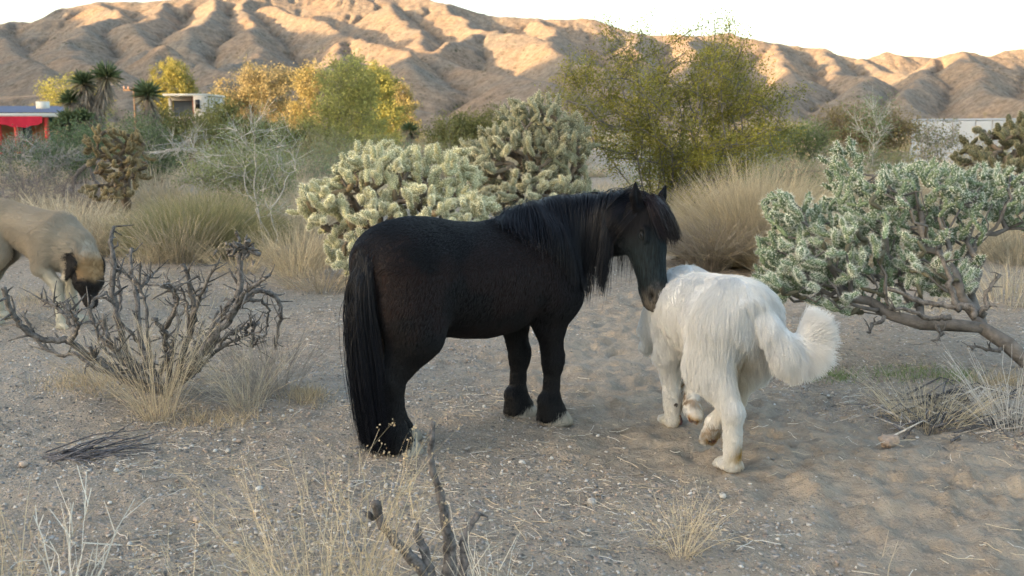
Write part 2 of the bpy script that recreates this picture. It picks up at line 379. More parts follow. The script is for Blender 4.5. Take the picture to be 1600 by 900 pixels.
def build_ground():
    xs = graded(-3.6, 3.6, .023, -3200, 3200); ys = graded(2.3, 7.6, .021, -3200, 3200, 1.06)
    X, Y = np.meshgrid(xs, ys, indexing='ij'); Z = gz_fine(X, Y)
    pw = path_w(X, Y)
    V = np.stack([X, Y, Z], -1).reshape(-1, 3); n, m = X.shape; i = np.arange(n-1)[:, None]*m; j = np.arange(m-1)[None]
    F = np.stack([i+j, i+m+j, i+m+j+1, i+j+1], -1).reshape(-1, 4)
    c = np.stack([pw, pw*0, pw*0], -1).reshape(-1, 3)
    return V, F, c
def ground_material():
    m = bpy.data.materials.new('desert_ground'); m.use_nodes = True; nt = m.node_tree; nd = nt.nodes; L = nt.links
    b = nd['Principled BSDF']; b.inputs['Roughness'].default_value = .95; b.inputs['Specular IOR Level'].default_value = .15
    tc = nd.new('ShaderNodeTexCoord'); at = nd.new('ShaderNodeAttribute'); at.attribute_name = 'tint'
    sep = nd.new('ShaderNodeSeparateColor'); L.new(at.outputs['Color'], sep.inputs[0]); pw = sep.outputs[0]
    def noise(s, det=5, r=.6):
        n = nd.new('ShaderNodeTexNoise'); n.inputs['Scale'].default_value = s; n.inputs['Detail'].default_value = det; n.inputs['Roughness'].default_value = r
        L.new(tc.outputs['Object'], n.inputs['Vector']); return n.outputs['Fac']
    def ramp(x, *st):
        r = nd.new('ShaderNodeValToRGB'); e = r.color_ramp.elements
        while len(e) < len(st): e.new(.5)
        for k, (p, c) in enumerate(st): e[k].position = p; e[k].color = (*c, 1)
        L.new(x, r.inputs[0]); return r.outputs[0]
    def mixc(f, a, c, mode='MIX'):
        x = nd.new('ShaderNodeMix'); x.data_type = 'RGBA'; x.blend_type = mode
        if isinstance(f, float): x.inputs['Factor'].default_value = f
        else: L.new(f, x.inputs['Factor'])
        for k, v in (('A', a), ('B', c)):
            if isinstance(v, tuple): x.inputs[k].default_value = (*v, 1)
            else: L.new(v, x.inputs[k])
        return x.outputs['Result']
    def rng(x, a, b_, c=0., d=1.):
        r = nd.new('ShaderNodeMapRange'); L.new(x, r.inputs[0])
        for k, v in enumerate((a, b_, c, d)): r.inputs[k+1].default_value = v
        return r.outputs[0]
    def math_(op, a, c):
        x = nd.new('ShaderNodeMath'); x.operation = op
        for k, v in ((0, a), (1, c)):
            if isinstance(v, (int, float)): x.inputs[k].default_value = v
            else: L.new(v, x.inputs[k])
        return x.outputs[0]
    sand = ramp(noise(1.1, 6), (.3, (.275, .225, .165)), (.5, (.36, .30, .225)), (.72, (.25, .195, .14)))
    base = mixc(rng(noise(9, 6, .7), .35, .65), sand, (.20, .165, .125))
    base = mixc(rng(noise(.5, 3), .4, .62), base, mixc(.5, base, (.34, .295, .235)))
    # grains and gravel
    hs_ = None
    col = base
    for sc, amt, lo in ((130, .75, .30), (62, .85, .42), (34, .8, .60)):
        v = nd.new('ShaderNodeTexVoronoi'); v.inputs['Scale'].default_value = sc; L.new(tc.outputs['Object'], v.inputs['Vector'])
        sc_ = nd.new('ShaderNodeSeparateColor'); L.new(v.outputs['Color'], sc_.inputs[0])
        stone = ramp(sc_.outputs[0], (0, (.13, .12, .105)), (.3, (.30, .27, .235)), (.55, (.37, .31, .25)), (.75, (.42, .39, .35)), (.9, (.34, .25, .195)), (1, (.56, .53, .49)))
        mask = math_('MULTIPLY', rng(v.outputs['Distance'], .5, .32), rng(sc_.outputs[1], lo, lo+.05))
        mask = math_('MULTIPLY', mask, rng(pw, 0, 1, amt, amt*.22))
        col = mixc(mask, col, stone)
        hgt = math_('MULTIPLY', mask, rng(v.outputs['Distance'], 0, .5, 1.0/sc, 0))
        hs_ = hgt if hs_ is None else math_('ADD', hs_, hgt)
    L.new(col, b.inputs['Base Color'])
    fine = math_('MULTIPLY', noise(60, 6, .7), .012); fine2 = math_('MULTIPLY', noise(14, 5, .6), .02)
    H = math_('ADD', math_('ADD', hs_, fine), fine2)
    bp = nd.new('ShaderNodeBump'); bp.inputs['Strength'].default_value = .9; bp.inputs['Distance'].default_value = 1.0
    L.new(H, bp.inputs['Height']); L.new(bp.outputs[0], b.inputs['Normal'])
    return m
gv, gf, gc = build_ground()
setting(link('ground', mesh_np('ground', gv, gf, [ground_material()], cols=gc)), 'sandy desert ground with gravel and trampled footprints')
# ================================================================== BODIES: one continuous skin from a smooth union of tapered limbs
class Body:
    def __init__(s, lo, hi, h):
        s.lo = np.array(lo, float); s.h = h; s.n = np.ceil((np.array(hi)-s.lo)/h).astype(int)+1
        s.F = np.full(s.n, .35, np.float32); s.M = np.eye(4); s.sc = 1.0
    def _block(s, lo, hi):
        a = np.clip(np.floor((lo-s.lo)/s.h).astype(int), 0, s.n-1); b = np.clip(np.ceil((hi-s.lo)/s.h).astype(int)+1, 1, s.n)
        g = np.stack(np.meshgrid(*[s.lo[k]+np.arange(a[k], b[k])*s.h for k in range(3)], indexing='ij'), -1)
        return tuple(slice(a[k], b[k]) for k in range(3)), g
    def _merge(s, sl, d, k, cut=False):
        A = s.F[sl]
        if cut:      # smooth subtraction
            d = -d; hh = np.clip(.5-.5*(A-d)/k, 0, 1); s.F[sl] = A*(1-hh)+d*hh+k*hh*(1-hh)
        else:
            hh = np.clip(.5+.5*(A-d)/k, 0, 1); s.F[sl] = A*(1-hh)+d*hh-k*hh*(1-hh)
    def seg(s, p0, p1, r0, r1, k=.03, up=(0, 0, 1), cut=False):
        """tapered limb p0->p1; r = (side, up) radii or one number"""
        M = s.M; p0 = (M @ np.append(p0, 1))[:3]; p1 = (M @ np.append(p1, 1))[:3]; up = M[:3, :3] @ np.array(up, float)
        r0 = np.array(r0 if np.ndim(r0) else (r0, r0), float); r1 = np.array(r1 if np.ndim(r1) else (r1, r1), float)
        r0 = r0*s.sc; r1 = r1*s.sc
        mr = max(r0.max(), r1.max())+max(k, .05)+.03
        sl, g = s._block(np.minimum(p0, p1)-mr, np.maximum(p0, p1)+mr)
        if 0 in g.shape: return
        d = p1-p0; L2 = d@d; L = math.sqrt(L2)+1e-9; T = d/L
        up = up-T*(up@T)
        if np.linalg.norm(up) < 1e-3: up = np.array([1., 0, 0])-T*T[0]
        up /= np.linalg.norm(up); sd = np.cross(T, up)
        q = g-p0; t = np.clip((q@T)/L, 0, 1); ax = q@T-t*L
        a = q@sd; b = q@up; ra = r0[0]+(r1[0]-r0[0])*t; rb = r0[1]+(r1[1]-r0[1])*t; rc = (ra+rb)/2
        k0 = np.sqrt((a/ra)**2+(b/rb)**2+(ax/rc)**2)+1e-6; k1 = np.sqrt((a/ra**2)**2+(b/rb**2)**2+(ax/rc**2)**2)+1e-6
        s._merge(sl, k0*(k0-1)/k1, k, cut)
    def chain(s, pts, k=.03, up=(0, 0, 1)):
        """pts: list of (point, radius)"""
        for (p, r), (q, t) in zip(pts[:-1], pts[1:]): s.seg(p, q, r, t, k, up)
    def loft(s, st, k=.04):
        """trunk along local x: stations (x, zc, half_width, half_up, half_down), rounded"""
        st = np.array(st, float); xs = st[:, 0]; lo = np.array([xs[0]-.1, -st[:, 2].max()-.1, (st[:, 1]-st[:, 4]).min()-.1]); hi = np.array([xs[-1]+.1, st[:, 2].max()+.1, (st[:, 1]+st[:, 3]).max()+.1])
        sl, g = s._block(lo, hi); x = g[..., 0]
        f = [np.interp(x, xs, st[:, i]) for i in range(1, 5)]
        # smooth the interpolation a little
        e = (xs[1]-xs[0])*.35
        f = [(np.interp(x-e, xs, st[:, i])+2*f[i-1]+np.interp(x+e, xs, st[:, i]))/4 for i in range(1, 5)]
        dz = g[..., 2]-f[0]; rz = np.where(dz > 0, f[2], f[3])
        k0 = np.sqrt((g[..., 1]/f[1])**2+(dz/rz)**2)+1e-6; k1 = np.sqrt((g[..., 1]/f[1]**2)**2+(dz/rz**2)**2)+1e-6
        d = k0*(k0-1)/k1
        ex = np.maximum(np.maximum(xs[0]-x, x-xs[-1]), -1); d = np.where(ex > 0, np.sqrt(np.maximum(d, 0)**2+ex**2), np.maximum(d, ex))
        s._merge(sl, d, k)
    def sample(s, P):
        q = (np.asarray(P)-s.lo)/s.h; q = np.clip(q, 0.01, s.n-1.01); i = q.astype(int); f = q-i; r = 0
        for dx in (0, 1):
            for dy in (0, 1):
                for dz in (0, 1):
                    w = (f[..., 0] if dx else 1-f[..., 0])*(f[..., 1] if dy else 1-f[..., 1])*(f[..., 2] if dz else 1-f[..., 2])
                    r = r+w*s.F[i[..., 0]+dx, i[..., 1]+dy, i[..., 2]+dz]
        return r
    def grad(s, P):
        e = s.h; E = np.eye(3)*e
        return nrm(np.stack([s.sample(P+E[i])-s.sample(P-E[i]) for i in range(3)], -1))
    def mesh(s):
        F = s.F; I = F < 0; c = np.zeros(s.n-1, int)
        for dx in (0, 1):
            for dy in (0, 1):
                for dz in (0, 1):
                    c += I[dx:dx+s.n[0]-1, dy:dy+s.n[1]-1, dz:dz+s.n[2]-1]
        act = (c > 0) & (c < 8); idx = -np.ones(act.shape, int); cells = np.argwhere(act); idx[act] = np.arange(len(cells))
        acc = np.zeros((len(cells), 3)); cnt = np.zeros(len(cells))
        cor = [(a, b, d) for a in (0, 1) for b in (0, 1) for d in (0, 1)]
        for a in cor:
            for ax in range(3):
                if a[ax]: continue
                b = list(a); b[ax] = 1; fa = F[tuple((cells+a).T)]; fb = F[tuple((cells+b).T)]
                m = (fa < 0) != (fb < 0); t = np.where(m, fa/(fa-fb+1e-12), 0)
                p = np.array(a)[None]+t[:, None]*np.eye(3)[ax]; acc += p*m[:, None]; cnt += m
        V = s.lo+(cells+acc/cnt[:, None])*s.h
        quads = []
        for ax in range(3):
            b1, b2 = [(1, 2), (2, 0), (0, 1)][ax]
            A = I; sl0 = [slice(1, -1)]*3; sl0[ax] = slice(0, -1); sl1 = list(sl0); sl1[ax] = slice(1, None)
            m = A[tuple(sl0)] != A[tuple(sl1)]; e = np.argwhere(m); off = np.array([1, 1, 1]); off[ax] = 0; e = e+off
            ins = A[tuple(e.T)]; u = np.eye(3, dtype=int)[b1]; v = np.eye(3, dtype=int)[b2]
            q = np.stack([idx[tuple((e-u-v).T)], idx[tuple((e-v).T)], idx[tuple(e.T)], idx[tuple((e-u).T)]], -1)
            q[~ins] = q[~ins][:, ::-1]; quads.append(q)
        Fq = np.concatenate(quads); Fq = Fq[(Fq >= 0).all(1)]
        for _ in range(2):
            V = V-s.grad(V)*s.sample(V)[:, None]*.8
        s.V, s.Q = V, Fq
        return V, Fq
    def scatter(s, n, rs, dens=None):
        V, Q = s.V, s.Q; a = V[Q[:, 0]]; b = V[Q[:, 1]]; c = V[Q[:, 2]]; d = V[Q[:, 3]]
        A = np.linalg.norm(np.cross(c-a, d-b), axis=1)/2
        if dens is not None: A = A*dens((a+c)/2)
        i = rs.choice(len(Q), n, p=A/A.sum()); u, v = rs.rand(n, 1), rs.rand(n, 1)
        return (a[i]*(1-u)+b[i]*u)*(1-v)+(d[i]*(1-u)+c[i]*u)*v
def strands(name, P, rad, material, parent, cols=None):
    """P (k,m,3) hair strands as a curves object; rad (k,m) or (m,)"""
    k, m, _ = P.shape; cu = bpy.data.hair_curves.new(name); cu.add_curves([m]*k)
    cu.attributes['position'].data.foreach_set('vector', np.ascontiguousarray(P, np.float32).ravel())
    a = cu.attributes.get('radius') or cu.attributes.new('radius', 'FLOAT', 'POINT')
    a.data.foreach_set('value', np.ascontiguousarray(np.broadcast_to(rad, (k, m)), np.float32).ravel())
    if cols is not None:
        c = np.ones((k, 4), np.float32); c[:, :3] = cols
        a = cu.attributes.new('tint', 'FLOAT_COLOR', 'CURVE'); a.data.foreach_set('color', c.ravel())
    cu.materials.append(material)
    return link(name, cu, parent)
def grow_fur(body, P, D, length, rs, m=5, lift=.35, grav=.2, clump=0.0, curl=.15, comb_noise=.25, nscale=9.0):
    """short strands at P combed along D (k,3), following the skin"""
    k = len(P); N = body.grad(P); D = D-N*np.sum(D*N, 1)[:, None]; D = nrm(D)
    ns = np.stack([pn3(P*nscale, 3), pn3(P*nscale, 5), pn3(P*nscale, 8)], -1)
    D = nrm(D+ns*comb_noise+rs.randn(k, 3)*curl); L = np.broadcast_to(length, (k,))*(1+.35*(rs.rand(k)-.5))
    out = [P.copy()]; p = P.copy(); d = nrm(D*(1-lift)+N*lift)
    for i in range(m-1):
        p = p+d*(L/(m-1))[:, None]; out.append(p.copy())
        n2 = body.grad(p); s_ = body.sample(p)
        d = nrm(d*.75+D*.35+np.array([0, 0, -grav])-n2*np.clip(s_-.012, 0, .05)[:, None]*4*(lift < .5))
        bad = s_ < .002; p[bad] += n2[bad]*(.003-s_[bad])[:, None]
    Q = np.stack(out, 1)
    if clump:
        nc = max(k//35, 1); ci = rs.choice(k, nc, replace=False); C = P[ci]; cell = .06
        # nearest clump centre by hashing to a coarse search
        best = np.zeros(k, int); bd = np.full(k, 1e9)
        for a in range(0, nc, 400):
            dd = ((P[:, None]-C[None, a:a+400])**2).sum(-1) if k*400 < 9e7 else None
            j = dd.argmin(1); v = dd[np.arange(k), j]; b = v < bd; bd[b] = v[b]; best[b] = a+j[b]
        t = (np.arange(m)/(m-1))[None, :, None]**1.3*clump
        Q = Q*(1-t)+Q[ci][best]*t+0
    return Q
def hair_mat(name, col, rough=.45, spec=.5, tint=True, sheen=0, coat=0.0, trans=0.0):
    return mat(name, col, rough, tint=tint, spec=spec, sheen=sheen, trans=trans)
# ================================================================== THE BLACK PONY
def rotm(ax, a):
    return np.array(Matrix.Rotation(a, 3, ax))
def frame(origin, fwd, up=(0, 0, 1)):
    """4x4 whose x axis is fwd"""
    x = nrm(fwd); u = np.array(up, float); z = nrm(u-x*(u@x)); y = np.cross(z, x)
    M = np.eye(4); M[:3, 0] = x; M[:3, 1] = y; M[:3, 2] = z; M[:3, 3] = origin; return M
def streaks(m):
    """short-hair grain running down the coat"""
    nt = m.node_tree; nd = nt.nodes; b = nd['Principled BSDF']; tc = nd.new('ShaderNodeTexCoord'); mp = nd.new('ShaderNodeMapping'); mp.inputs['Scale'].default_value = (95, 95, 16); mp.inputs['Rotation'].default_value = (0, R(25), 0)
    n = nd.new('ShaderNodeTexNoise'); n.inputs['Scale'].default_value = 1.6; n.inputs['Detail'].default_value = 5; nt.links.new(tc.outputs['Object'], mp.inputs[0]); nt.links.new(mp.outputs[0], n.inputs['Vector'])
    bp = nd.new('ShaderNodeBump'); bp.inputs['Strength'].default_value = .5; bp.inputs['Distance'].default_value = .006; nt.links.new(n.outputs['Fac'], bp.inputs['Height']); nt.links.new(bp.outputs[0], b.inputs['Normal'])
    src = b.inputs['Base Color'].links[0].from_socket; mr = nd.new('ShaderNodeMapRange'); mr.inputs[1].default_value = .3; mr.inputs[2].default_value = .7; mr.inputs[3].default_value = .45; mr.inputs[4].default_value = 1.7
    nt.links.new(n.outputs['Fac'], mr.inputs[0]); s_ = nd.new('ShaderNodeVectorMath'); s_.operation = 'SCALE'; nt.links.new(src, s_.inputs[0]); nt.links.new(mr.outputs[0], s_.inputs['Scale']); nt.links.new(s_.outputs[0], b.inputs['Base Color'])
def build_pony():
    rs = np.random.RandomState(21)
    B = Body((-.74, -.62, -.02), (1.0, .42, 1.22), .0085)
    B.loft([(-.53, .76, .07, .09, .10), (-.47, .745, .15, .165, .19), (-.40, .735, .195, .205, .24), (-.30, .725, .215, .230, .245), (-.20, .71, .215, .237, .245), (-.08, .70, .225, .222, .265),
            (.05, .695, .232, .217, .275), (.16, .70, .225, .228, .270), (.26, .715, .205, .235, .255), (.34, .70, .18, .225, .23), (.42, .685, .14, .17, .185), (.48, .675, .08, .10, .11)], .03)
    # haunches, shoulders, chest
    for sgn, hx in ((-1, -.42), (1, -.32)):
        y = sgn*.105
        B.seg((-.35, sgn*.10, .76), (-.36, sgn*.12, .56), (.125, .165), (.105, .135), .05, up=(1, 0, 0))
        # stifle, gaskin, hock, cannon, fetlock, hoof
        st = (hx*.35-.205, sgn*.118, .49); hk = (hx-.035, y*.9, .325); ft = (hx-.02, y*.85, .115); hf = (hx+.012, y*.85, .04)
        B.seg((-.36, sgn*.115, .62), st, (.10, .135), (.085, .105), .04, up=(1, 0, 0))
        B.seg(st, hk, (.080, .105), (.041, .056), .045, up=(1, 0, 0))
        B.seg((hk[0]-.03, hk[1], hk[2]+.035), (hk[0]+.005, hk[1], hk[2]-.03), (.026, .026), (.03, .04), .025, up=(1, 0, 0))
        B.seg(hk, ft, (.036, .050), (.032, .040), .025, up=(1, 0, 0))
        B.seg(ft, (hx, y*.85, .055), (.038, .044), (.052, .056), .02, up=(1, 0, 0))
        B.seg((ft[0]-.02, ft[1], ft[2]), (hx-.025, y*.85, .045), (.034, .03), (.042, .035), .02, up=(1, 0, 0))
    for sgn, hx in ((-1, .36), (1, .305)):
        y = sgn*.088
        B.seg((.28, sgn*.115, .80), (.36, sgn*.125, .58), (.07, .10), (.085, .12), .05, up=(1, 0, 0))
        B.seg((.36, sgn*.12, .58), (hx-.02, y+sgn*.01, .46), (.08, .105), (.058, .078), .05, up=(1, 0, 0))
        B.seg((hx-.02, y+sgn*.01, .46), (hx+.005, y, .30), (.052, .064), (.038, .046), .03, up=(1, 0, 0))
        B.seg((hx+.01, y, .315), (hx+.008, y, .27), (.036, .044), (.034, .04), .02, up=(1, 0, 0))
        B.seg((hx+.005, y, .29), (hx-.005, y, .12), (.030, .038), (.030, .036), .025, up=(1, 0, 0))
        B.seg((hx-.008, y, .12), (hx+.012, y, .05), (.037, .043), (.050, .056), .02, up=(1, 0, 0))
        B.seg((hx-.03, y, .115), (hx-.03, y, .045), (.034, .028), (.042, .034), .02, up=(1, 0, 0))
    B.seg((.40, 0, .70), (.46, 0, .60), (.14, .12), (.10, .08), .05)
    B.seg((-.18, 0, .49), (-.24, 0, .50), (.05, .035), (.04, .03), .04)
    # neck, bending toward the right side of the pony
    H = PONY_HEAD; poll = np.array(H['poll']); hd = nrm(np.array(H['dir'])); hu = np.array(H['up'])
    nk = [((.30, 0, .80), (.115, .17)), ((.44, -.01, .825), (.105, .165)), ((.57, -.06, .855), (.085, .145)), (tuple(poll+[-.05, .075, -.085]), (.070, .115)), (tuple(poll+[-.008, .03, -.06]), (.060, .08))]
    B.chain(nk, .06, up=(0, 0, 1))
    # head in its own frame: x from poll to muzzle, z toward the forehead side
    M = frame(poll, hd, hu); SC = 1.03; M[:3, :3] *= SC; B.M = M; B.sc = SC
    hx = [  # stations: along x, z centre, half width, half depth
        (.00, -.044, .062, .070), (.06, -.042, .073, .082), (.13, -.046, .077, .088), (.19, -.046, .068, .078), (.25, -.044, .057, .064), (.31, -.043, .050, .054), (.365, -.043, .050, .054), (.405, -.049, .048, .050)]
    for a, b in zip(hx[:-1], hx[1:]):
        B.seg((a[0], 0, a[1]), (b[0], 0, b[1]), (a[2], a[3]), (b[2], b[3]), .018)
    B.seg((.05, 0, .018), (.20, 0, .018), (.045, .02), (.03, .018), .03)          # forehead
    B.seg((.18, 0, .014), (.36, 0, -.012), (.028, .02), (.024, .018), .02)          # nasal bone
    for s_ in (-1, 1):
        B.seg((.09, s_*.050, -.082), (.15, s_*.048, -.084), (.034, .050), (.030, .042), .03)     # cheek
        B.seg((.115, s_*.066, .010), (.155, s_*.065, .006), (.016, .014), (.014, .012), .014)    # brow
        B.seg((.16, s_*.054, -.03), (.28, s_*.042, -.030), (.010, .010), (.008, .008), .012)       # cheek crest
        B.seg((.362, s_*.040, -.018), (.394, s_*.038, -.030), (.021, .024), (.021, .025), .012)   # nostril flare
    B.seg((.385, 0, -.035), (.418, 0, -.046), (.040, .034), (.034, .030), .02)         # upper lip
    B.seg((.350, 0, -.084), (.400, 0, -.086), (.034, .028), (.030, .022), .012)         # chin
    B.seg((.20, 0, -.085), (.35, 0, -.082), (.034, .024), (.030, .024), .02)          # jaw bar
    for s_ in (-1, 1):
        B.seg((.378, s_*.064, -.024), (.398, s_*.046, -.034), (.012, .015), (.009, .011), .006, cut=True)
        B.seg((.345, s_*.056, -.068), (.435, s_*.034, -.072), (.006, .0035), (.006, .003), .004, cut=True)
        B.seg((.126, s_*.078, -.006), (.146, s_*.077, -.008), (.010, .010), (.009, .009), .010, cut=True)
        # ears
    for s_, tip in ((-1, (-.080, -.098, .030)), (1, (-.078, .118, .030))):
        a = np.array((.015, s_*.062, -.005)); t = np.array(tip); mid = a*.5+t*.5+np.array((0, s_*.012, 0))
        B.seg(a, mid, (.028, .022), (.031, .015), .012, up=(1, 0, 1)); B.seg(mid, t, (.031, .015), (.006, .005), .006, up=(1, 0, 1))
        e0 = a+(mid-a)*.35+np.array([.4, 0, 1.])*.018; e1 = mid+(t-mid)*.5+np.array([.4, 0, 1.])*.013
        B.seg(e0, e1, (.018, .014), (.009, .009), .006, up=(1, 0, 1), cut=True)
    B.M = np.eye(4); B.sc = 1.0
    V, Q = B.mesh()
    # natural markings: rusty tinge on flank, greyer skin about the muzzle and inside the ears
    Mi = np.linalg.inv(M); hl = (V@Mi[:3, :3].T)+Mi[:3, 3]
    base = np.array([.0032, .0032, .0042]); c = np.tile(base, (len(V), 1))
    rust = sstep(.1, .5, fbm2(V[:, 0]*3.2+4, V[:, 2]*3.2, 3, 7)+.25)*sstep(.95, .75, V[:, 2])*sstep(.38, .5, V[:, 2])*sstep(.45, .2, V[:, 0])
    c = c+rust[:, None]*np.array([.0085, .0035, .0022])
    face = (hl[:, 0] > .08) & (hl[:, 0] < .5) & (np.abs(hl[:, 1]) < .13) & (np.abs(hl[:, 2]+.03) < .16) & (V[:, 0] > .5)
    fz = face*sstep(.08, .22, hl[:, 0]); c = c+fz[:, None]*np.array([.005, .0095, .0105])
    mz = face*sstep(.32, .42, hl[:, 0]+.02*fbm2(hl[:,1]*30, hl[:,2]*30,2,3)); 
    c = c+mz[:, None]*np.array([.075, .060, .046])
    for s_ in (-1, 1):
        e = np.exp(-((hl[:, 0]-.386)**2+(hl[:, 1]-s_*.05)**2+(hl[:, 2]+.028)**2)/.013**2); c = c*(1-.95*e[:, None])
        e = np.exp(-((hl[:, 0]-.34)**2*.4+(hl[:, 1]-s_*.045)**2+(hl[:, 2]+.066)**2)/.008**2)*face; c = c*(1-.6*e[:, None])
        e = np.exp(-((hl[:, 0]+.025)**2+(hl[:, 1]-s_*.055)**2*1.2+(hl[:, 2]-.05)**2)/.022**2); c = c+e[:, None]*np.array([.06, .035, .02])
    m_coat = mat('pony_coat', (1, 1, 1), .75, tint=True, spec=.12, var=.25, scale=14, bump=.25, bscale=160, dist=.004)
    streaks(m_coat)
    pony = link('pony', mesh_np('pony', V, Q, [m_coat], cols=c))
    tag(pony, 'black shaggy pony with long mane standing behind the white dog', 'pony')
    pony.location = PONY_LOC; pony.rotation_euler = (0, 0, PONY_YAW)
    # eyes
    meye = mat('pony_eye', (.005, .004, .003), .12, spec=.35)
    mb = MB()
    for s_ in (-1, 1):
        p = (M@np.array([.136, s_*.0645, -.007, 1]))[:3]
        e = MB(); u = np.linspace(0, np.pi, 9); v = np.arange(14)*2*np.pi/14
        sp = np.stack([np.sin(u)[:, None]*np.cos(v), np.sin(u)[:, None]*np.sin(v), np.cos(u)[:, None]*np.ones(14)], -1).reshape(-1, 3)*.0135
        i = np.arange(8)[:, None]*14; j = np.arange(14)[None]; kk = (j+1) % 14
        e.add(sp+p, np.stack([i+j, i+14+j, i+14+kk, i+kk], -1).reshape(-1, 4)); e.obj('eye', meye, pony)
        # lids
        lid = MB(); aa = np.linspace(-1, 1, 9)
        for zz, rr in ((1, .0060), (-1, .0042)):
            pts = [(M@np.array([.136+a*.017, s_*(.0775-.005*a*a), -.007+zz*(.0066*(1-a*a))+.001, 1]))[:3] for a in aa]
            lid.tube(pts, rr*(1-.5*np.abs(aa)), 6)
        lid.obj('eyelid', mat('pony_lid', (.009, .011, .012), .6), pony)
    # hooves
    m_hoof = mat('hoof_horn', (.30, .27, .22), .6, var=.3, scale=40, bump=.3, bscale=120)
    for (hx_, y) in ((-.42, -.089), (-.32, .089), (.36, -.088), (.305, .088)):
        hb = MB(); n = 20; a = np.arange(n)*2*np.pi/n; rings = []
        for z, r, fx in ((.0, .0, .0), (-.004, .068, .018), (.012, .070, .017), (.036, .063, .009), (.062, .054, 0), (.062, .0, 0)):
            rings.append(np.stack([hx_+.014+fx+np.cos(a)*r*1.08, y+np.sin(a)*r*.95, np.full(n, z)], -1))
        P = np.concatenate(rings); i = np.arange(len(rings)-1)[:, None]*n; j = np.arange(n)[None]; kk = (j+1) % n
        hb.add(P, np.stack([i+j, i+kk, i+n+kk, i+n+j], -1).reshape(-1, 4)); hb.obj('hoof', m_hoof, pony)
    # ---- long hair
    m_mane = hair_mat('pony_mane_hair', (1, 1, 1), .36, .22)
    # mane: rooted along the crest from withers to poll, falling over the right side
    crest = np.array([(.20, 0, .935), (.30, 0, .965), (.44, -.01, .985), (.57, -.06, .99), tuple(poll+[-.05, .06, .03]), tuple(poll+[-.012, .015, .035])])
    n = 4800; t = np.clip(rs.rand(n)**.85*1.02, 0, 1)*(len(crest)-1); i = np.minimum(t.astype(int), len(crest)-2); f = (t-i)[:, None]
    t = t*.93; i = np.minimum(t.astype(int), len(crest)-2); f = (t-i)[:, None]; P = crest[i]*(1-f)+crest[i+1]*f+rs.randn(n, 3)*[.012, .016, .006]
    side = nrm(np.array([.15, -1, 0]))
    for _ in range(6): P = P-B.grad(P)*(B.sample(P)-.002)[:, None]
    u = t/(len(crest)-1)
    lk = pn2(u*34, u*0+7.2, 6); Lm = (.23+.17*sstep(0, .45, u)-.07*sstep(.75, 1, u))*(1+.35*(rs.rand(n)-.6)+.25*lk)
    lock = pn2(u*26, u*0+2.2, 4)  # locks swing together
    q = P.copy(); out = [q.copy()]; m = 15; d = nrm(side+np.array([0, 0, .08])+rs.randn(n, 3)*.08)
    thick = .004+.030*rs.rand(n)
    for kx in range(m-1):
        g = np.array([0, 0, -1.0])+np.array([.16, 0, 0])*lock[:, None]+np.array([-.10, 0, 0])*(1+.8*sstep(.72, .9, u))[:, None]
        d = nrm(d*.62+g*.45+rs.randn(n, 3)*.035); q = q+d*(Lm/(m-1))[:, None]
        s_ = B.sample(q); gn = B.grad(q); hq = (q@Mi[:3, :3].T)+Mi[:3, 3]; tuck = (hq[:, 0] > -.06)*np.clip(hq[:, 2]+.125-.07*sstep(.03, -.06, hq[:, 0]), 0, .03); q = q-M[:3, 2]*tuck[:, None]; tkk = thick*min(1, (kx+1)/5); bad = s_ < tkk
        q[bad] += gn[bad]*(tkk-s_)[bad][:, None]; d[bad] = nrm(d[bad]-gn[bad]*np.minimum(np.sum(d*gn, 1), 0)[bad][:, None])
        out.append(q.copy())
    Pm = np.stack(out, 1)
    tcol = np.array([.0040, .0050, .0085])*(1+.7*(rs.rand(n, 1)-.5)); tcol = tcol+((lock > .25)*rs.rand(n))[:, None]*np.array([.006, .002, .002])  # blue cast in the hair colour stands in for reflected sky
    strands('mane', Pm, np.linspace(.0011, .0004, m), m_mane, pony, tcol)
    # forelock
    n = 2800; Pf = (np.stack([-.005+rs.randn(n)*.014, rs.randn(n)*.018+.004, .03+0*rs.rand(n), np.ones(n)], -1)@M.T)[:, :3]
    for _ in range(6): Pf = Pf-B.grad(Pf)*(B.sample(Pf)-.002)[:, None]
    spread = rs.rand(n)*2.6-.7; hx_, hy_, hz_ = M[:3, 0]/SC, M[:3, 1]/SC, M[:3, 2]/SC
    d = nrm(hz_*.35+hx_*.30+hy_*spread[:, None]*.7+rs.randn(n, 3)*.08); q = Pf.copy(); out = [q.copy()]; Lf = .175*(1+.7*(rs.rand(n)-.7)); m = 11
    tk = .003+.022*rs.rand(n)
    for kx in range(m-1):
        d = nrm(d*.72+np.array([0, 0, -.20])+hx_*.05+hy_*.10+rs.randn(n, 3)*.03); q = q+d*(Lf/(m-1))[:, None]
        s_ = B.sample(q); gn = B.grad(q); bad = s_ < tk; q[bad] += gn[bad]*(tk-s_)[bad][:, None]; out.append(q.copy())
    strands('forelock', np.stack(out, 1), np.linspace(.0010, .0004, m), m_mane, pony, np.array([.0105, .0065, .0085])*(1+.6*(rs.rand(n, 1)-.4)))
    # tail
    n = 4200; root = np.array([-.468, -.02, .84]); ang = rs.rand(n)*2*np.pi; rr = np.sqrt(rs.rand(n))
    P = root+np.stack([rs.randn(n)*.012-.02, np.cos(ang)*rr*.062, np.sin(ang)*rr*.055-.02], -1)
    tt = rs.rand(n)**1.4*.30; lock = rs.randn(70)[rs.randint(0, 70, n)]; lk2 = rs.randn(70)[rs.randint(0, 70, n)]
    P = P+np.stack([-.05*np.minimum(tt/.1, 1), 0*tt, -tt], -1)
    Lt = (.80-tt)*(1+.55*(rs.rand(n)**.6-.85)); Lt = np.minimum(Lt, P[:, 2]-.01-.05*rs.rand(n)); m = 14
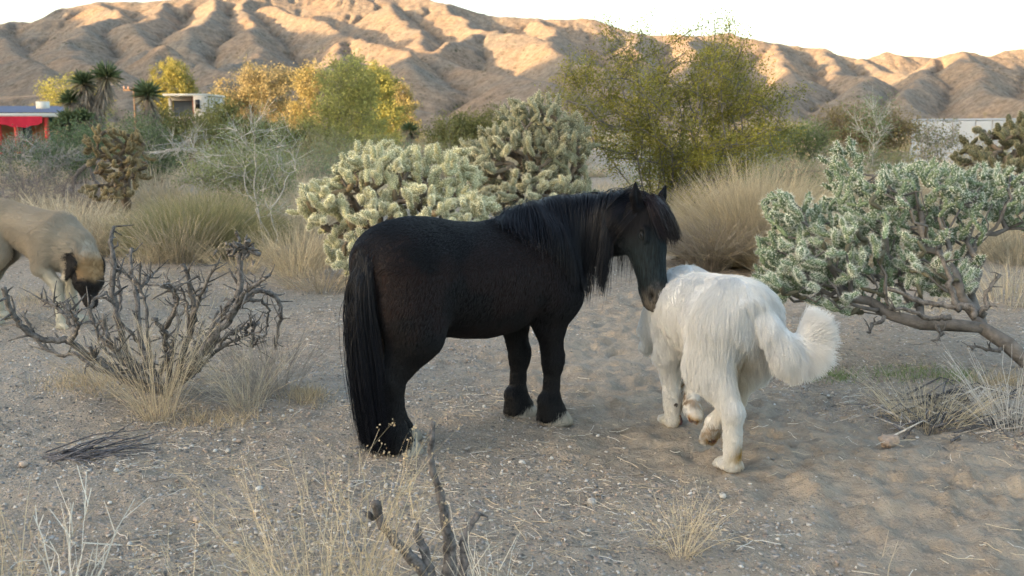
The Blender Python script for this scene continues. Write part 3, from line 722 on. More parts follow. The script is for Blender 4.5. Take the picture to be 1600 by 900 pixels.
    fan = np.cos(ang)*rr*.8; fx = np.sin(ang)*rr
    d = nrm(np.array([-.45, 0, -.2])+rs.randn(n, 3)*.10); q = P.copy(); out = [q.copy()]
    for kx in range(m-1):
        sway = .095*(1-kx/(m-1)*2.1)
        g = np.stack([fx*sway+lock*.012+.05+.10*kx/m, fan*sway*1.4+lk2*.022-.065, np.full(n, -1.0)], -1)
        d = nrm(d*.45+g*.6+rs.randn(n, 3)*.02); q = q+d*(Lt/(m-1))[:, None]
        s_ = B.sample(q); gn = B.grad(q); bad = s_ < .008; q[bad] += gn[bad]*(.008-s_)[bad][:, None]; q[:, 2] = np.maximum(q[:, 2], .006)
        out.append(q.copy())
    strands('tail', np.stack(out, 1), np.linspace(.0011, .0004, m), m_mane, pony, np.array([.0038, .0050, .0088])*(1+.7*(rs.rand(n, 1)-.5)))  # tail colour carries the same painted sky-blue cast as the mane
    # coat: short hair, longer on legs, belly and jaw, feathered fetlocks
    n = 125000; Pc = B.scatter(n, rs, lambda p: .8+1.2*sstep(.56, .42, p[:, 2])+.8*((p[:, 0] > .62) & (p[:, 2] < .95))); Pc = Pc[Pc[:, 2] > .05]; n = len(Pc)
    hl2 = (Pc@Mi[:3, :3].T)+Mi[:3, 3]; onh = (hl2[:, 0] > .0) & (Pc[:, 0] > .5)
    D = np.tile([-.45, 0, -.9], (n, 1)); D[Pc[:, 2] > .75] = [-.9, 0, -.35]; D[onh] = M[:3, 0]
    ln = .016+.009*sstep(.50, .30, Pc[:, 2])+.020*sstep(.17, .08, Pc[:, 2])*(rs.rand(n)); ln = np.where(onh, .006+.022*sstep(-.10, -.13, hl2[:, 2])*sstep(.36, .2, hl2[:, 0]), ln)
    keep = (~onh | (hl2[:, 2] < -.085)) & ~((hl2[:, 0] < .03) & (hl2[:, 0] > -.16) & (hl2[:, 2] > -.05) & (np.abs(hl2[:, 1]) < .17) & (Pc[:, 0] > .5)); Pc, D, ln, onh, hl2 = Pc[keep], D[keep], ln[keep], onh[keep], hl2[keep]; n = len(Pc); Qc = grow_fur(B, Pc, D, ln, rs, 4, .10, .10, curl=.05, comb_noise=.06)
    ci = np.tile(base*1.0, (n, 1)); ru = sstep(.1, .5, fbm2(Pc[:, 0]*3.2+4, Pc[:, 2]*3.2, 3, 7)+.25)*sstep(.95, .75, Pc[:, 2])*sstep(.38, .5, Pc[:, 2])*sstep(.45, .2, Pc[:, 0])
    ci = ci+ru[:, None]*np.array([.0085, .0035, .0022]); f2 = onh*sstep(.08, .22, hl2[:, 0]); ci = ci+f2[:, None]*np.array([.005, .0095, .0105])+(onh*sstep(.345, .395, hl2[:, 0]))[:, None]*np.array([.025, .02, .015])
    ci = ci*(1+.5*(rs.rand(n, 1)-.5))
    strands('coat_hair', Qc, np.array([.0011, .001, .0008, .0003]), hair_mat('pony_coat_hair', (1, 1, 1), .45, .28), pony, ci)
    return pony, B
PONY_YAW = R(36); PONY_LOC = (-.166, 4.30, float(gz(-.166, 4.3))-.012)
PONY_HEAD = dict(poll=(.685, -.335, .985), dir=(-.01, -.30, -.94), up=(.19, -.91, .27))
pony, PB = build_pony()
# ================================================================== THE WHITE DOG (seen from behind, walking away)
def fur_color_strands(name, B, parent, mat_, n, rs, dens, flow, length, colf, m=5, lift=.3, grav=.25, clump=.5, curl=.18, rad=.0009, comb=.25, filt=None):
    P = B.scatter(n, rs, dens); 
    if filt is not None: P = P[filt(P)]
    n = len(P); Q = grow_fur(B, P, flow(P), length(P), rs, m, lift, grav, clump, curl, comb)
    w = rad*np.linspace(1, .3, m); c = colf(P)*(1+.16*(rs.rand(n, 1)-.5))
    return strands(name, Q, w, mat_, parent, c)
def dog_leg_front(B, y, top, elbow, wrist, paw, s=1.0, k=.03):
    B.seg(top, elbow, (.06*s, .09*s), (.045*s, .06*s), .05, up=(1, 0, 0)); B.seg(elbow, wrist, (.042*s, .05*s), (.032*s, .034*s), k, up=(1, 0, 0))
    B.seg(wrist, paw, (.032*s, .034*s), (.030*s, .032*s), .02, up=(1, 0, 0))
def dog_paw(B, p, fwd, s=1.0, z=None):
    p = np.array(p, float); f = nrm(np.array([fwd[0], fwd[1], 0.])); l = np.array([-f[1], f[0], 0])
    B.seg(p, p+f*.03*s, (.038*s, .026*s), (.040*s, .024*s), .015)
    for o, ff in ((-.030, .048), (-.011, .062), (.011, .062), (.030, .048)):
        B.seg(p+l*o*s*.7+f*.02*s, p+f*ff*s+l*o*s-np.array([0, 0, .004]), .017*s, .0165*s, .008)
def build_white_dog():
    rs = np.random.RandomState(33)
    B = Body((-.95, -.42, -.02), (.95, .36, .86), .0085)
    B.loft([(-.40, .605, .06, .07, .08), (-.34, .60, .135, .125, .15), (-.26, .595, .150, .150, .18), (-.15, .59, .168, .143, .185), (0, .585, .19, .135, .20), (.14, .575, .185, .13, .21), (.26, .56, .165, .125, .20), (.35, .55, .12, .10, .15), (.40, .56, .07, .07, .09)], .04)
    # left hind leg: standing, pushed back; right hind leg: lifted and swinging forward
    B.seg((-.26, .09, .56), (-.25, .105, .40), (.105, .145), (.088, .125), .06, up=(1, 0, 0))
    B.seg((-.25, .105, .42), (-.41, .07, .245), (.074, .10), (.036, .048), .045, up=(1, 0, 0))
    B.seg((-.41, .07, .255), (-.385, .055, .07), (.034, .040), (.030, .034), .02, up=(1, 0, 0)); dog_paw(B, (-.385, .055, .028), (1, .1), 1.1)
    B.seg((-.26, -.065, .56), (-.18, -.08, .40), (.10, .14), (.085, .115), .06, up=(1, 0, 0))
    B.seg((-.18, -.075, .42), (-.24, -.01, .235), (.068, .09), (.034, .044), .045, up=(1, 0, 0))
    B.seg((-.24, -.01, .245), (-.15, .035, .13), (.032, .037), (.028, .031), .02, up=(1, 0, 1)); B.seg((-.15, .035, .13), (-.12, .04, .07), (.036, .030), (.034, .022), .02)
    for o in (-.022, 0, .022): B.seg((-.135, .04+o, .09), (-.105, .04+o, .045), .016, .015, .008)
    # front legs
    B.seg((.22, .10, .54), (.20, .105, .36), (.075, .11), (.052, .067), .05, up=(1, 0, 0)); B.seg((.20, .105, .36), (.235, .07, .11), (.047, .054), (.034, .038), .03, up=(1, 0, 0))
    B.seg((.235, .07, .12), (.24, .065, .035), (.033, .037), (.034, .035), .02, up=(1, 0, 0)); dog_paw(B, (.245, .065, .028), (1, 0), 1.1)
    B.seg((.22, -.10, .54), (.17, -.105, .38), (.075, .11), (.05, .065), .05, up=(1, 0, 0)); B.seg((.17, -.105, .38), (.22, -.01, .195), (.043, .05), (.033, .036), .03, up=(1, 0, 0))
    B.seg((.22, -.01, .195), (.15, .01, .11), (.032, .036), (.032, .032), .02, up=(1, 0, 0)); B.seg((.15, .01, .11), (.11, .01, .085), (.038, .028), (.036, .02), .02)
    # neck and head reaching forward and down, turned a little to the left
    B.chain([((.28, 0, .59), (.12, .13)), ((.40, .02, .52), (.105, .11)), ((.48, .03, .46), (.09, .095))], .06)
    M = frame((.48, .035, .46), (.62, .22, -.70), (.65, .2, .70)); B.M = M
    B.seg((.0, 0, .0), (.09, 0, .0), (.085, .08), (.078, .068), .03); B.seg((.10, 0, -.02), (.20, 0, -.03), (.045, .042), (.036, .034), .025); B.seg((.19, 0, -.02), (.205, 0, -.022), .018, .018, .01)
    for s_ in (-1, 1): B.seg((.0, s_*.075, .03), (.0, s_*.098, -.06), (.030, .012), (.022, .008), .012, up=(0, 1, 0))
    B.M = np.eye(4)
    # tail: drops from the rump to the right side, then curls up
    tl = [((-.35, -.02, .63), .042), ((-.39, -.065, .575), .038), ((-.41, -.11, .53), .034), ((-.41, -.155, .505), .031), ((-.41, -.195, .505), .027), ((-.41, -.225, .53), .020)]
    B.chain(tl, .03)
    V, Q = B.mesh()
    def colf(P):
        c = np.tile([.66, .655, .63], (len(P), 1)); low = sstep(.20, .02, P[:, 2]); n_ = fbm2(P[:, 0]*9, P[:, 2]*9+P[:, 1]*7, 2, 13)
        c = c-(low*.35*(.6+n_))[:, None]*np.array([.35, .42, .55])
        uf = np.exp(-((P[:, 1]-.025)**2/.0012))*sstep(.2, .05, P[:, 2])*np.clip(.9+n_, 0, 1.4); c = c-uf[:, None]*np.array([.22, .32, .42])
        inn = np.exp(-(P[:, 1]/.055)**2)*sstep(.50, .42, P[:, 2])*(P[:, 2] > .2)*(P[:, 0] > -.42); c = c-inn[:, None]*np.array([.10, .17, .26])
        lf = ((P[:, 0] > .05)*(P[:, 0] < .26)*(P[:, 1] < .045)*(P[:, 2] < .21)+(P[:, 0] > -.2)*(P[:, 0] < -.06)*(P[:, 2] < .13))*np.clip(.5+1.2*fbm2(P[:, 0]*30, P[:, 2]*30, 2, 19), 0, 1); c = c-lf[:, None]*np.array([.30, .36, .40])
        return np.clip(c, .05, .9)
    m_skin = mat('white_dog_coat', (1, 1, 1), .8, tint=True, bump=.4, bscale=90, dist=.006)
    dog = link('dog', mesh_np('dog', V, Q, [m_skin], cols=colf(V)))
    tag(dog, 'fluffy white dog walking away with its plumed tail curled to the right', 'dog')
    dog.location = WD_LOC; dog.rotation_euler = (0, 0, WD_YAW)
    # pads under the lifted paws
    mp = mat('paw_pad', (.05, .04, .035), .7)
    for p in ((-.122, .04, .052), (.125, .01, .068), (.205, .07, .115)):
        b = MB(); b.tube([np.array(p)-[.014, 0, 0], np.array(p), np.array(p)+[.012, 0, .0]], [.010, .014, .010], 8); b.obj('paw_pad', mp, dog)
    m_fur = hair_mat('white_fur', (1, 1, 1), .6, .25, trans=.25)
    tp = np.array([q[0] for q in tl])
    def tail_info(P):
        best = np.full(len(P), 9.); Tn = np.zeros((len(P), 3)); u = np.zeros(len(P))
        for i in range(len(tp)-1):
            d = tp[i+1]-tp[i]; t = np.clip(((P-tp[i])@d)/(d@d), 0, 1); dd = np.linalg.norm(P-tp[i]-t[:, None]*d, axis=1); b = dd < best
            best[b] = dd[b]; Tn[b] = nrm(d); u[b] = i+t[b]
        return best, Tn, u
    def is_tail(P):
        b, Tn, u = tail_info(P); return (b < .055) & (u > .35)
    def flow(P):
        D = np.tile([-.55, 0, -.75], (len(P), 1)).astype(float); top = P[:, 2] > .60; D[top] = [-1, 0, -.15]
        rump = (P[:, 0] < -.25) & (P[:, 2] > .38); D[rump] = [-.3, 0, -1]
        D[:, 1] += np.sign(P[:, 1])*.12; leg = P[:, 2] < .32; D[leg] = [-.25, 0, -1]
        return D
    def length(P):
        L = .042+.016*sstep(.5, .38, P[:, 2])*(P[:, 2] > .3); L = np.where(P[:, 2] < .34, .019+.025*sstep(.2, .32, P[:, 2]), L)
        L = np.where((P[:, 0] < -.22) & (P[:, 2] > .40), .058, L); L = np.where(P[:, 2] < .06, .016, L); L = np.where(P[:, 0] > .5, .022, L); return L
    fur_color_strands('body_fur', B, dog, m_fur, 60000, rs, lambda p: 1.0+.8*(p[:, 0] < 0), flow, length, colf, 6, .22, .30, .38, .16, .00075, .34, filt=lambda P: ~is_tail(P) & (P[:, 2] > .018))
    # plume
    n = 21000; P = B.scatter(n, rs, lambda p: .001+1.0*is_tail(p)); P = P[is_tail(P)]; n = len(P); b_, Tn, u = tail_info(P); N = B.grad(P)
    D = nrm(Tn*.95+N*.55+np.array([0, 0, -.85])*sstep(4.3, 2.8, u)[:, None]+rs.randn(n, 3)*.10)
    L = (.050+.075*sstep(.6, 2.4, u)-.022*sstep(3.8, 5, u))*(1+.4*(rs.rand(n)-.6)); m = 8; q = P.copy(); d = D.copy(); out = [q.copy()]
    for k_ in range(m-1):
        d = nrm(d+np.array([0, 0, -.09])*sstep(4.4, 3., u)[:, None]+rs.randn(n, 3)*.05); q = q+d*(L/(m-1))[:, None]; out.append(q.copy())
    Qt = np.stack(out, 1); nc = 500; ci = rs.choice(n, nc, replace=False); bi = np.concatenate([((P[a:a+3000, None]-P[ci][None])**2).sum(-1).argmin(1) for a in range(0, n, 3000)])
    t = (np.arange(m)/(m-1))[None, :, None]**1.4*.3; Qt = Qt*(1-t)+(Qt[ci][bi])*t
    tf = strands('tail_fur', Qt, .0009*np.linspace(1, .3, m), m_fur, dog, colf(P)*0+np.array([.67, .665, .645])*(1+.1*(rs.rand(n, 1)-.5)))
    return dog
WD_YAW = math.atan2(.98, -.20); _p = G(1150, 733); _r = Matrix.Rotation(WD_YAW, 3, 'Z')@Vector((-.37, .055, 0)); WD_LOC = (_p.x-_r.x-.022, _p.y-_r.y, float(gz(_p.x, _p.y))-.008)
white_dog = build_white_dog()
# ================================================================== THE TAN DOG, head down behind the dead cactus
def build_tan_dog():
    rs = np.random.RandomState(44)
    B = Body((-.85, -.36, -.03), (.95, .36, 1.05), .009)
    B.loft([(-.36, .66, .05, .06, .07), (-.31, .655, .11, .10, .12), (-.22, .65, .135, .115, .15), (-.10, .635, .125, .105, .14), (.02, .60, .145, .115, .18), (.14, .56, .16, .13, .21), (.24, .53, .15, .13, .20), (.31, .50, .10, .10, .14), (.35, .49, .06, .06, .08)], .04)
    for sg, dx in ((-1, 0.04), (1, -.06)):
        y = sg*.10
        B.seg((-.24, sg*.09, .62), (-.20+dx, y, .44), (.085, .13), (.065, .095), .05, up=(1, 0, 0))
        B.seg((-.20+dx, y, .46), (-.31+dx, y, .235), (.055, .08), (.026, .034), .04, up=(1, 0, 0))
        B.seg((-.31+dx, y, .24), (-.27+dx, y, .07), (.025, .030), (.023, .026), .02, up=(1, 0, 0)); dog_paw(B, (-.265+dx, y, .025), (1, 0), .95)
    B.seg((.20, -.10, .55), (.17, -.12, .37), (.06, .09), (.042, .055), .05, up=(1, 0, 0)); B.seg((.17, -.12, .37), (.27, -.11, .26), (.038, .044), (.028, .032), .02, up=(1, 0, 0))
    B.seg((.27, -.11, .27), (.275, -.11, .06), (.027, .031), (.025, .028), .02, up=(1, 0, 0)); dog_paw(B, (.28, -.11, .025), (1, 0), .95)
    B.seg((.20, .10, .55), (.16, .12, .37), (.06, .09), (.04, .052), .05, up=(1, 0, 0)); B.seg((.16, .12, .37), (.19, .11, .20), (.036, .042), (.027, .031), .02, up=(1, 0, 0))
    B.seg((.19, .11, .21), (.20, .11, .06), (.026, .030), (.025, .028), .02, up=(1, 0, 0)); dog_paw(B, (.205, .11, .025), (1, 0), .95)
    B.chain([((.20, 0, .54), (.12, .14)), ((.32, -.02, .47), (.105, .115)), ((.40, -.04, .40), (.092, .10))], .05)
    M = frame((.415, -.05, .385), (.34, -.22, -.90), (.80, -.35, .40)); M[:3, :3] *= 1.22; B.M = M; B.sc = 1.22
    B.seg((-.01, 0, 0), (.08, 0, 0), (.078, .072), (.072, .062), .03); B.seg((.08, 0, -.015), (.185, 0, -.022), (.042, .042), (.032, .032), .025); B.seg((.175, 0, -.006), (.195, 0, -.01), .017, .015, .008)
    B.seg((.10, 0, -.055), (.165, 0, -.052), (.028, .014), (.022, .012), .01)
    for s_ in (-1, 1): B.seg((.0, s_*.07, .03), (.05, s_*.092, -.045), (.034, .011), (.020, .008), .012, up=(0, 1, 0))
    B.M = np.eye(4); B.sc = 1.0
    tl = [((-.34, 0, .70), .032), ((-.42, 0, .76), .030), ((-.44, -.02, .86), .026), ((-.38, -.05, .93), .022)]
    B.chain(tl, .03)
    V, Q = B.mesh(); Mi = np.linalg.inv(M)
    def colf(P):
        c = np.tile([.37, .315, .24], (len(P), 1)); n_ = fbm2(P[:, 0]*5, P[:, 2]*5, 2, 17)
        c = c*(1+.12*n_[:, None]); pale = sstep(.42, .2, P[:, 2]); c = c+pale[:, None]*np.array([.10, .13, .12])
        top = sstep(.62, .72, P[:, 2]); c = c*(1-.18*top[:, None])
        hl = P@Mi[:3, :3].T+Mi[:3, 3]; on = (P[:, 0] > .36)
        hd_ = on*sstep(-.06, .02, hl[:, 0]); c = c*(1-hd_[:, None])+hd_[:, None]*np.array([.30, .19, .09])
        ear = on*(np.abs(hl[:, 1]) > .066)*(hl[:, 0] > -.05)*(hl[:, 0] < .11); msk = on*sstep(.085, .125, hl[:, 0]+.03*np.abs(hl[:,1])/.07); bl = np.clip(ear+msk+on*(hl[:, 2] < -.06)*(hl[:, 0] > .05), 0, 1)[:, None]
        c = c*(1-bl)+bl*np.array([.016, .014, .013])
        inn = ((P[:, 0] < .0)*np.exp(-((P[:, 1]-.06)/.045)**2)*sstep(.52, .45, P[:, 2])*sstep(.18, .26, P[:, 2]))[:, None]; c = c*(1-.75*inn)  # shade between the hind thighs, painted dark into the coat colour
        return np.clip(c, .01, .9)
    dog = link('dog', mesh_np('dog', V, Q, [mat('tan_dog_coat', (1, 1, 1), .8, tint=True, bump=.3, bscale=90, dist=.005)], cols=colf(V)))
    tag(dog, 'tan dog with black face lowering its head behind the dead grey cactus', 'dog')
    def flow(P):
        D = np.tile([-.8, 0, -.55], (len(P), 1)).astype(float); top = P[:, 2] > .62; D[top] = [-1, 0, -.05]; D[P[:, 2] < .36] = [-.2, 0, -1]
        nk = (P[:, 0] > .2) & (P[:, 2] > .3); D[nk] = [-.9, 0, .35]; hd_ = (P[:, 0] > .40) & (P[:, 2] < .5); D[hd_] = -M[:3, 0]; return D
    def length(P):
        L = np.full(len(P), .030); L = np.where(P[:, 2] < .34, .014, L); L = np.where(P[:, 2] > .72, .05, L); L = np.where((P[:, 0] > .15) & (P[:, 2] > .4), .042, L); return np.where((P[:, 0] > .44), .012, L)
    fur_color_strands('body_fur', B, dog, hair_mat('tan_fur', (1, 1, 1), .6, .25), 60000, rs, lambda p: 1.0+0*p[:, 0], flow, length, colf, 5, .2, .25, .15, .2, .0007, .2, filt=lambda P: P[:, 2] > .018)
    for s_ in (-1, 1):
        b = MB(); p = (M@np.array([.085, s_*.045, .040, 1]))[:3]; b.tube([p-.003, p, p+.003], [.005, .010, .005], 8); b.obj('eye', mat('dog_eye', (.01, .006, .004), .1, spec=.8), dog)
    b = MB(); p = (M@np.array([.196, 0, -.004, 1]))[:3]; b.tube([p-M[:3, 0]*.012, p, p+M[:3, 0]*.008], [.013, .018, .010], 10); b.obj('nose', mat('dog_nose', (.012, .011, .012), .35, spec=.6), dog)
    return dog
tan_dog = build_tan_dog()
_p = G(102, 511); TAN_YAW = R(-14); _r = Matrix.Rotation(TAN_YAW, 3, 'Z')@Vector((.30, -.11, 0))
tan_dog.scale = (1.13,)*3; _r = _r*1.13; tan_dog.location = (_p.x-_r.x, _p.y-_r.y, float(gz(_p.x, _p.y))-.01); tan_dog.rotation_euler = (0, 0, TAN_YAW)
# ================================================================== PLANTS
def empty(name, loc): return link(name, None, None, loc)
def sample_env(env, n, rs, shell=.55):
    """points in a union of ellipsoids given as (px, py, rx, ry, Y, ry_depth): real positions and sizes at distance Y"""
    vol = np.array([e[2]*e[3] for e in env], float); vol /= vol.sum(); out = []
    for i in rs.choice(len(env), n, p=vol):
        px, py, rx, ry, Y, dy = env[i]; c = AT(px, py, Y); k = Y/FPX*1.01
        v = rs.randn(3); v /= np.linalg.norm(v); r = (shell+(1-shell)*rs.rand())
        out.append([c.x+v[0]*r*rx*k, c.y+v[1]*r*dy, c.z+v[2]*r*ry*k])
    out = np.array(out); out[:, 2] = np.maximum(out[:, 2], gz(out[:, 0], out[:, 1])+.06); return out
def thin(P, d):
    keep = []
    for p in P:
        if not keep or np.min(np.sum((np.array(keep)-p)**2, 1)) > d*d: keep.append(p)
    return np.array(keep)
def grow(base, targets, step, rs, wob=.15, up=.25, pen=.35, maxn=9000):
    """tree skeleton: each target is joined to the nearest existing node by a gently bending path"""
    P = [np.array(b, float) for b in base]; par = [-1]+list(range(len(base)-1)); D = [0.0]
    for i in range(1, len(P)): D.append(D[-1]+np.linalg.norm(P[i]-P[i-1]))
    root = P[0]; A = np.array(P); order = np.argsort(np.linalg.norm(targets-root, axis=1))
    arr = np.zeros((maxn, 3)); arr[:len(P)] = A; dist = np.zeros(maxn); dist[:len(P)] = D; n = len(P); parr = np.full(maxn, -1); parr[:n] = par
    for t in targets[order]:
        d = np.linalg.norm(arr[:n]-t, axis=1)+pen*dist[:n]*.5; i = int(d.argmin()); L = np.linalg.norm(t-arr[i]); k = max(1, int(round(L/step)))
        if n+k >= maxn: break
        a = arr[i]; b = t
        ctrl = (a+b)/2+rs.randn(3)*wob*L*.5; ctrl[2] -= up*L*.35
        prev = i
        for j in range(1, k+1):
            s_ = j/k; p = a*(1-s_)**2+2*ctrl*s_*(1-s_)+b*s_*s_; arr[n] = p; parr[n] = prev; dist[n] = dist[prev]+np.linalg.norm(p-arr[prev]); prev = n; n += 1
    return arr[:n], parr[:n]
def radii(arr, par, tip, ex=2.4, rmax=1.0):
    n = len(arr); ch = np.zeros(n); r = np.zeros(n)
    for i in range(n-1, -1, -1):
        r[i] = max(ch[i], tip**ex)**(1/ex); 
        if par[i] >= 0: ch[par[i]] += r[i]**ex
    return np.minimum(r, rmax)
def skeleton_tubes(mb, arr, par, r, col, n=5, rough=.1, sel=None):
    """chains of nodes as tapered tubes"""
    kids = [[] for _ in arr]
    for i, p in enumerate(par):
        if p >= 0: kids[p].append(i)
    def chain(i, start):
        pts = [start, i] if start is not None else [i]
        while kids[pts[-1]]:
            k = max(kids[pts[-1]], key=lambda q: r[q]); 
            if sel is not None and not sel[k]: break
            for q in kids[pts[-1]]:
                if q != k and (sel is None or sel[q]): todo.append((q, pts[-1]))
            pts.append(k)
        return pts
    todo = [(i, None) for i, p in enumerate(par) if p < 0]
    while todo:
        i, s_ = todo.pop(); pts = chain(i, s_)
        if len(pts) < 2: continue
        rr = r[pts].copy()
        if s_ is not None: rr[0] = rr[1]
        mb.tube(arr[pts], rr, n, col, rough, seed=i)
def joint_mesh(name, rs, body, spine, material, rad=.17, nsp=7, slen=.16, ns=60, sides=10, rings=9, up_bias=.5, wsp=.010):
    mb = MB(); u = np.linspace(0, 1, rings); prof = rad*np.sin(np.clip(u*1.06+.12, 0, 1.13)*np.pi/1.19)**.45; prof[0] = rad*.5; prof[-1] = rad*.45
    a = np.arange(sides)*2*np.pi/sides; bump = 1+.16*np.where((np.arange(rings)[:, None]+np.arange(sides)[None]) % 2, 1, -1)
    rr = prof[:, None]*bump; V = np.stack([rr*np.cos(a), rr*np.sin(a), u[:, None]*np.ones(sides)], -1).reshape(-1, 3)
    i = np.arange(rings-1)[:, None]*sides; j = np.arange(sides)[None]; k = (j+1) % sides
    V = np.concatenate([V, [[0, 0, -.02], [0, 0, 1.04]]]); n = rings*sides
    F4 = np.stack([i+j, i+k, i+sides+k, i+sides+j], -1).reshape(-1, 4)
    shade = (np.where((np.arange(rings)[:, None]+np.arange(sides)[None]) % 2, 1.1, .85)).reshape(-1, 1)
    cb = np.concatenate([np.array(body)*shade, [body, body]])
    mb.add(V, F4, cb); e = (rings-1)*sides; jj = np.arange(sides); kk = (jj+1) % sides
    mb.F3.append(np.stack([kk, jj, np.full(sides, n)], -1)); mb.F3.append(np.stack([e+jj, e+kk, np.full(sides, n+1)], -1))
    # spines in clusters
    t = (np.arange(ns)+.5)/ns; t = t**.8; ph = np.arange(ns)*2.39996; r0 = np.interp(t, u, prof)
    base = np.stack([r0*np.cos(ph), r0*np.sin(ph), t*1.0], -1); N = np.stack([np.cos(ph), np.sin(ph), .1+1.6*sstep(.82, 1, t)], -1); N = nrm(N)
    b = np.repeat(base, nsp, 0); D = nrm(np.repeat(N, nsp, 0)+rs.randn(len(b), 3)*.55+[0, 0, up_bias*.4]); L = slen*(.6+.6*rs.rand(len(b)))*(.75+.6*np.repeat(t, nsp))
    s_ = nrm(np.cross(D, rs.randn(len(b), 3))); tri = np.stack([b-s_*wsp, b+s_*wsp, b+D*L[:, None]], 1).reshape(-1, 3)
    c = np.array(spine)*(1+.25*(rs.rand(len(b), 1)-.5)); mb.add(tri, np.arange(len(tri)).reshape(-1, 3), np.repeat(c, 3, 0))
    return mb.mesh(name, material), mb
def rand_mat(m, amt=.22):
    """small per-object brightness difference"""
    nt = m.node_tree; b = nt.nodes['Principled BSDF']; src = b.inputs['Base Color'].links[0].from_socket
    oi = nt.nodes.new('ShaderNodeObjectInfo'); mr = nt.nodes.new('ShaderNodeMapRange'); mr.inputs[3].default_value = 1-amt; mr.inputs[4].default_value = 1+amt
    nt.links.new(oi.outputs['Random'], mr.inputs[0]); sc = nt.nodes.new('ShaderNodeVectorMath'); sc.operation = 'SCALE'
    nt.links.new(src, sc.inputs[0]); nt.links.new(mr.outputs[0], sc.inputs['Scale'])
    for l in list(nt.links):
        if l.from_socket == src and l.to_node != sc: nt.links.new(sc.outputs[0], l.to_socket)
    return m
def cholla(name, label, base, env, ntar, sep, step, jl, seed, body, spine, bark=(.16, .125, .09), trunk_pts=None, tip=.011, rmax=.07, extra_jit=.25, spl=.16, nsp=7, ns=60, rad=.17, group=None, jdepth=2, up=.6, cat='cactus', wsp=.010, wob=.2, maxj=280, old=None, up_bias=.5):
    rs = np.random.RandomState(seed); root = empty(name, base); tag(root, label, cat, group); base = np.array(base, float)
    T = thin(sample_env(env, ntar, rs), sep)
    bp = [base-base]+[np.array(p)-base for p in (trunk_pts or [base+[0, 0, .18]])]
    arr, par = grow(bp, T-base, step, rs, wob, up)
    r = radii(arr, par, tip, 2.3, rmax); n = len(arr)
    depth = np.zeros(n, int); kids = [[] for _ in range(n)]
    for i in range(n-1, 0, -1):
        if par[i] >= 0: depth[par[i]] = max(depth[par[i]], depth[i]+1); kids[par[i]].append(i)
    isj = (depth < jdepth); isj[:len(bp)] = False
    mb = MB(); skeleton_tubes(mb, arr, par, r, bark, 7, .22, ~isj)
    mbark = mat(name+'_bark', (1, 1, 1), .9, tint=True, var=.35, scale=25, bump=.8, bscale=70, dist=.01)
    mb.obj('trunk', mbark, root)
    m = rand_mat(mat(name+'_skin', (1, 1, 1), .75, tint=True, trans=.12), .2)
    vars_ = [joint_mesh('stem_joint', rs, np.array(body)*f, np.array(spine)*f2, m, rad, nsp, spl, ns, up_bias=up_bias, wsp=wsp) for f, f2 in ((1, 1), (.85, 1.05), (1.1, .92))]
    ov = [joint_mesh('old_joint', rs, np.array(old or body)*f, np.array(old or spine)*f, m, rad*.95, max(3, nsp-3), spl*.8, ns//2, up_bias=up_bias, wsp=wsp) for f in (.9, .7)]
    lowm = [joint_mesh('low', rs, np.array(body)*f, np.array(spine), None, rad, max(3, nsp//2), spl, ns//2, 7, 5, wsp=wsp*1.5)[1] for f in (.9, 1.05)]
    J = []
    for i in np.where(isj)[0]:
        a, b = arr[par[i]], arr[i]; d = b-a; L = np.linalg.norm(d)
        if L < 1e-4: continue
        J.append((a, d/L, L*1.04, depth[i]))
        if depth[i] == 0:      # side buds at the tips
            for _ in range(rs.randint(1, 4)):
                dd = nrm(d/L+rs.randn(3)*.6+[0, 0, up_bias]); J.append((a+d*(.35+.6*rs.rand()), dd, jl*(.45+.5*rs.rand()), 0))
            J.append((b-d*.05, nrm(d/L+rs.randn(3)*extra_jit+[0, 0, up_bias*.8]), jl*(.6+.4*rs.rand()), 0))
    J.sort(key=lambda q: q[0][1])
    low = MB(); nlow = 0
    for q, (p, d, L, dep) in enumerate(J):
        quat = Vector(d).to_track_quat('Z', 'Y'); ww = jl*(1.0+.25*(rs.rand()-.5))*(1.0 if dep == 0 else 1.05)
        if q < maxj:
            me = (vars_ if dep < 1 or old is None else ov)[rs.randint(0, 3 if (dep < 1 or old is None) else 2)][0]
            o = link('stem_joint', me, root, Vector(p)); o.rotation_mode = 'QUATERNION'; o.rotation_quaternion = quat; o.scale = (ww, ww, L)
        else:
            s_ = lowm[q % 2]; V = np.concatenate(s_.V)*[ww, ww, L]; M3 = np.array(quat.to_matrix()); V = V@M3.T+p
            k0 = low.n; low.V.append(V); low.C.append(np.concatenate(s_.C)); low.n += len(V)
            low.F4 += [f+k0 for f in s_.F4]; low.F3 += [f+k0 for f in s_.F3]; nlow += 1
    if nlow: o = low.obj('stem_joints_behind', m, root); o['kind'] = 'stuff'
    return root
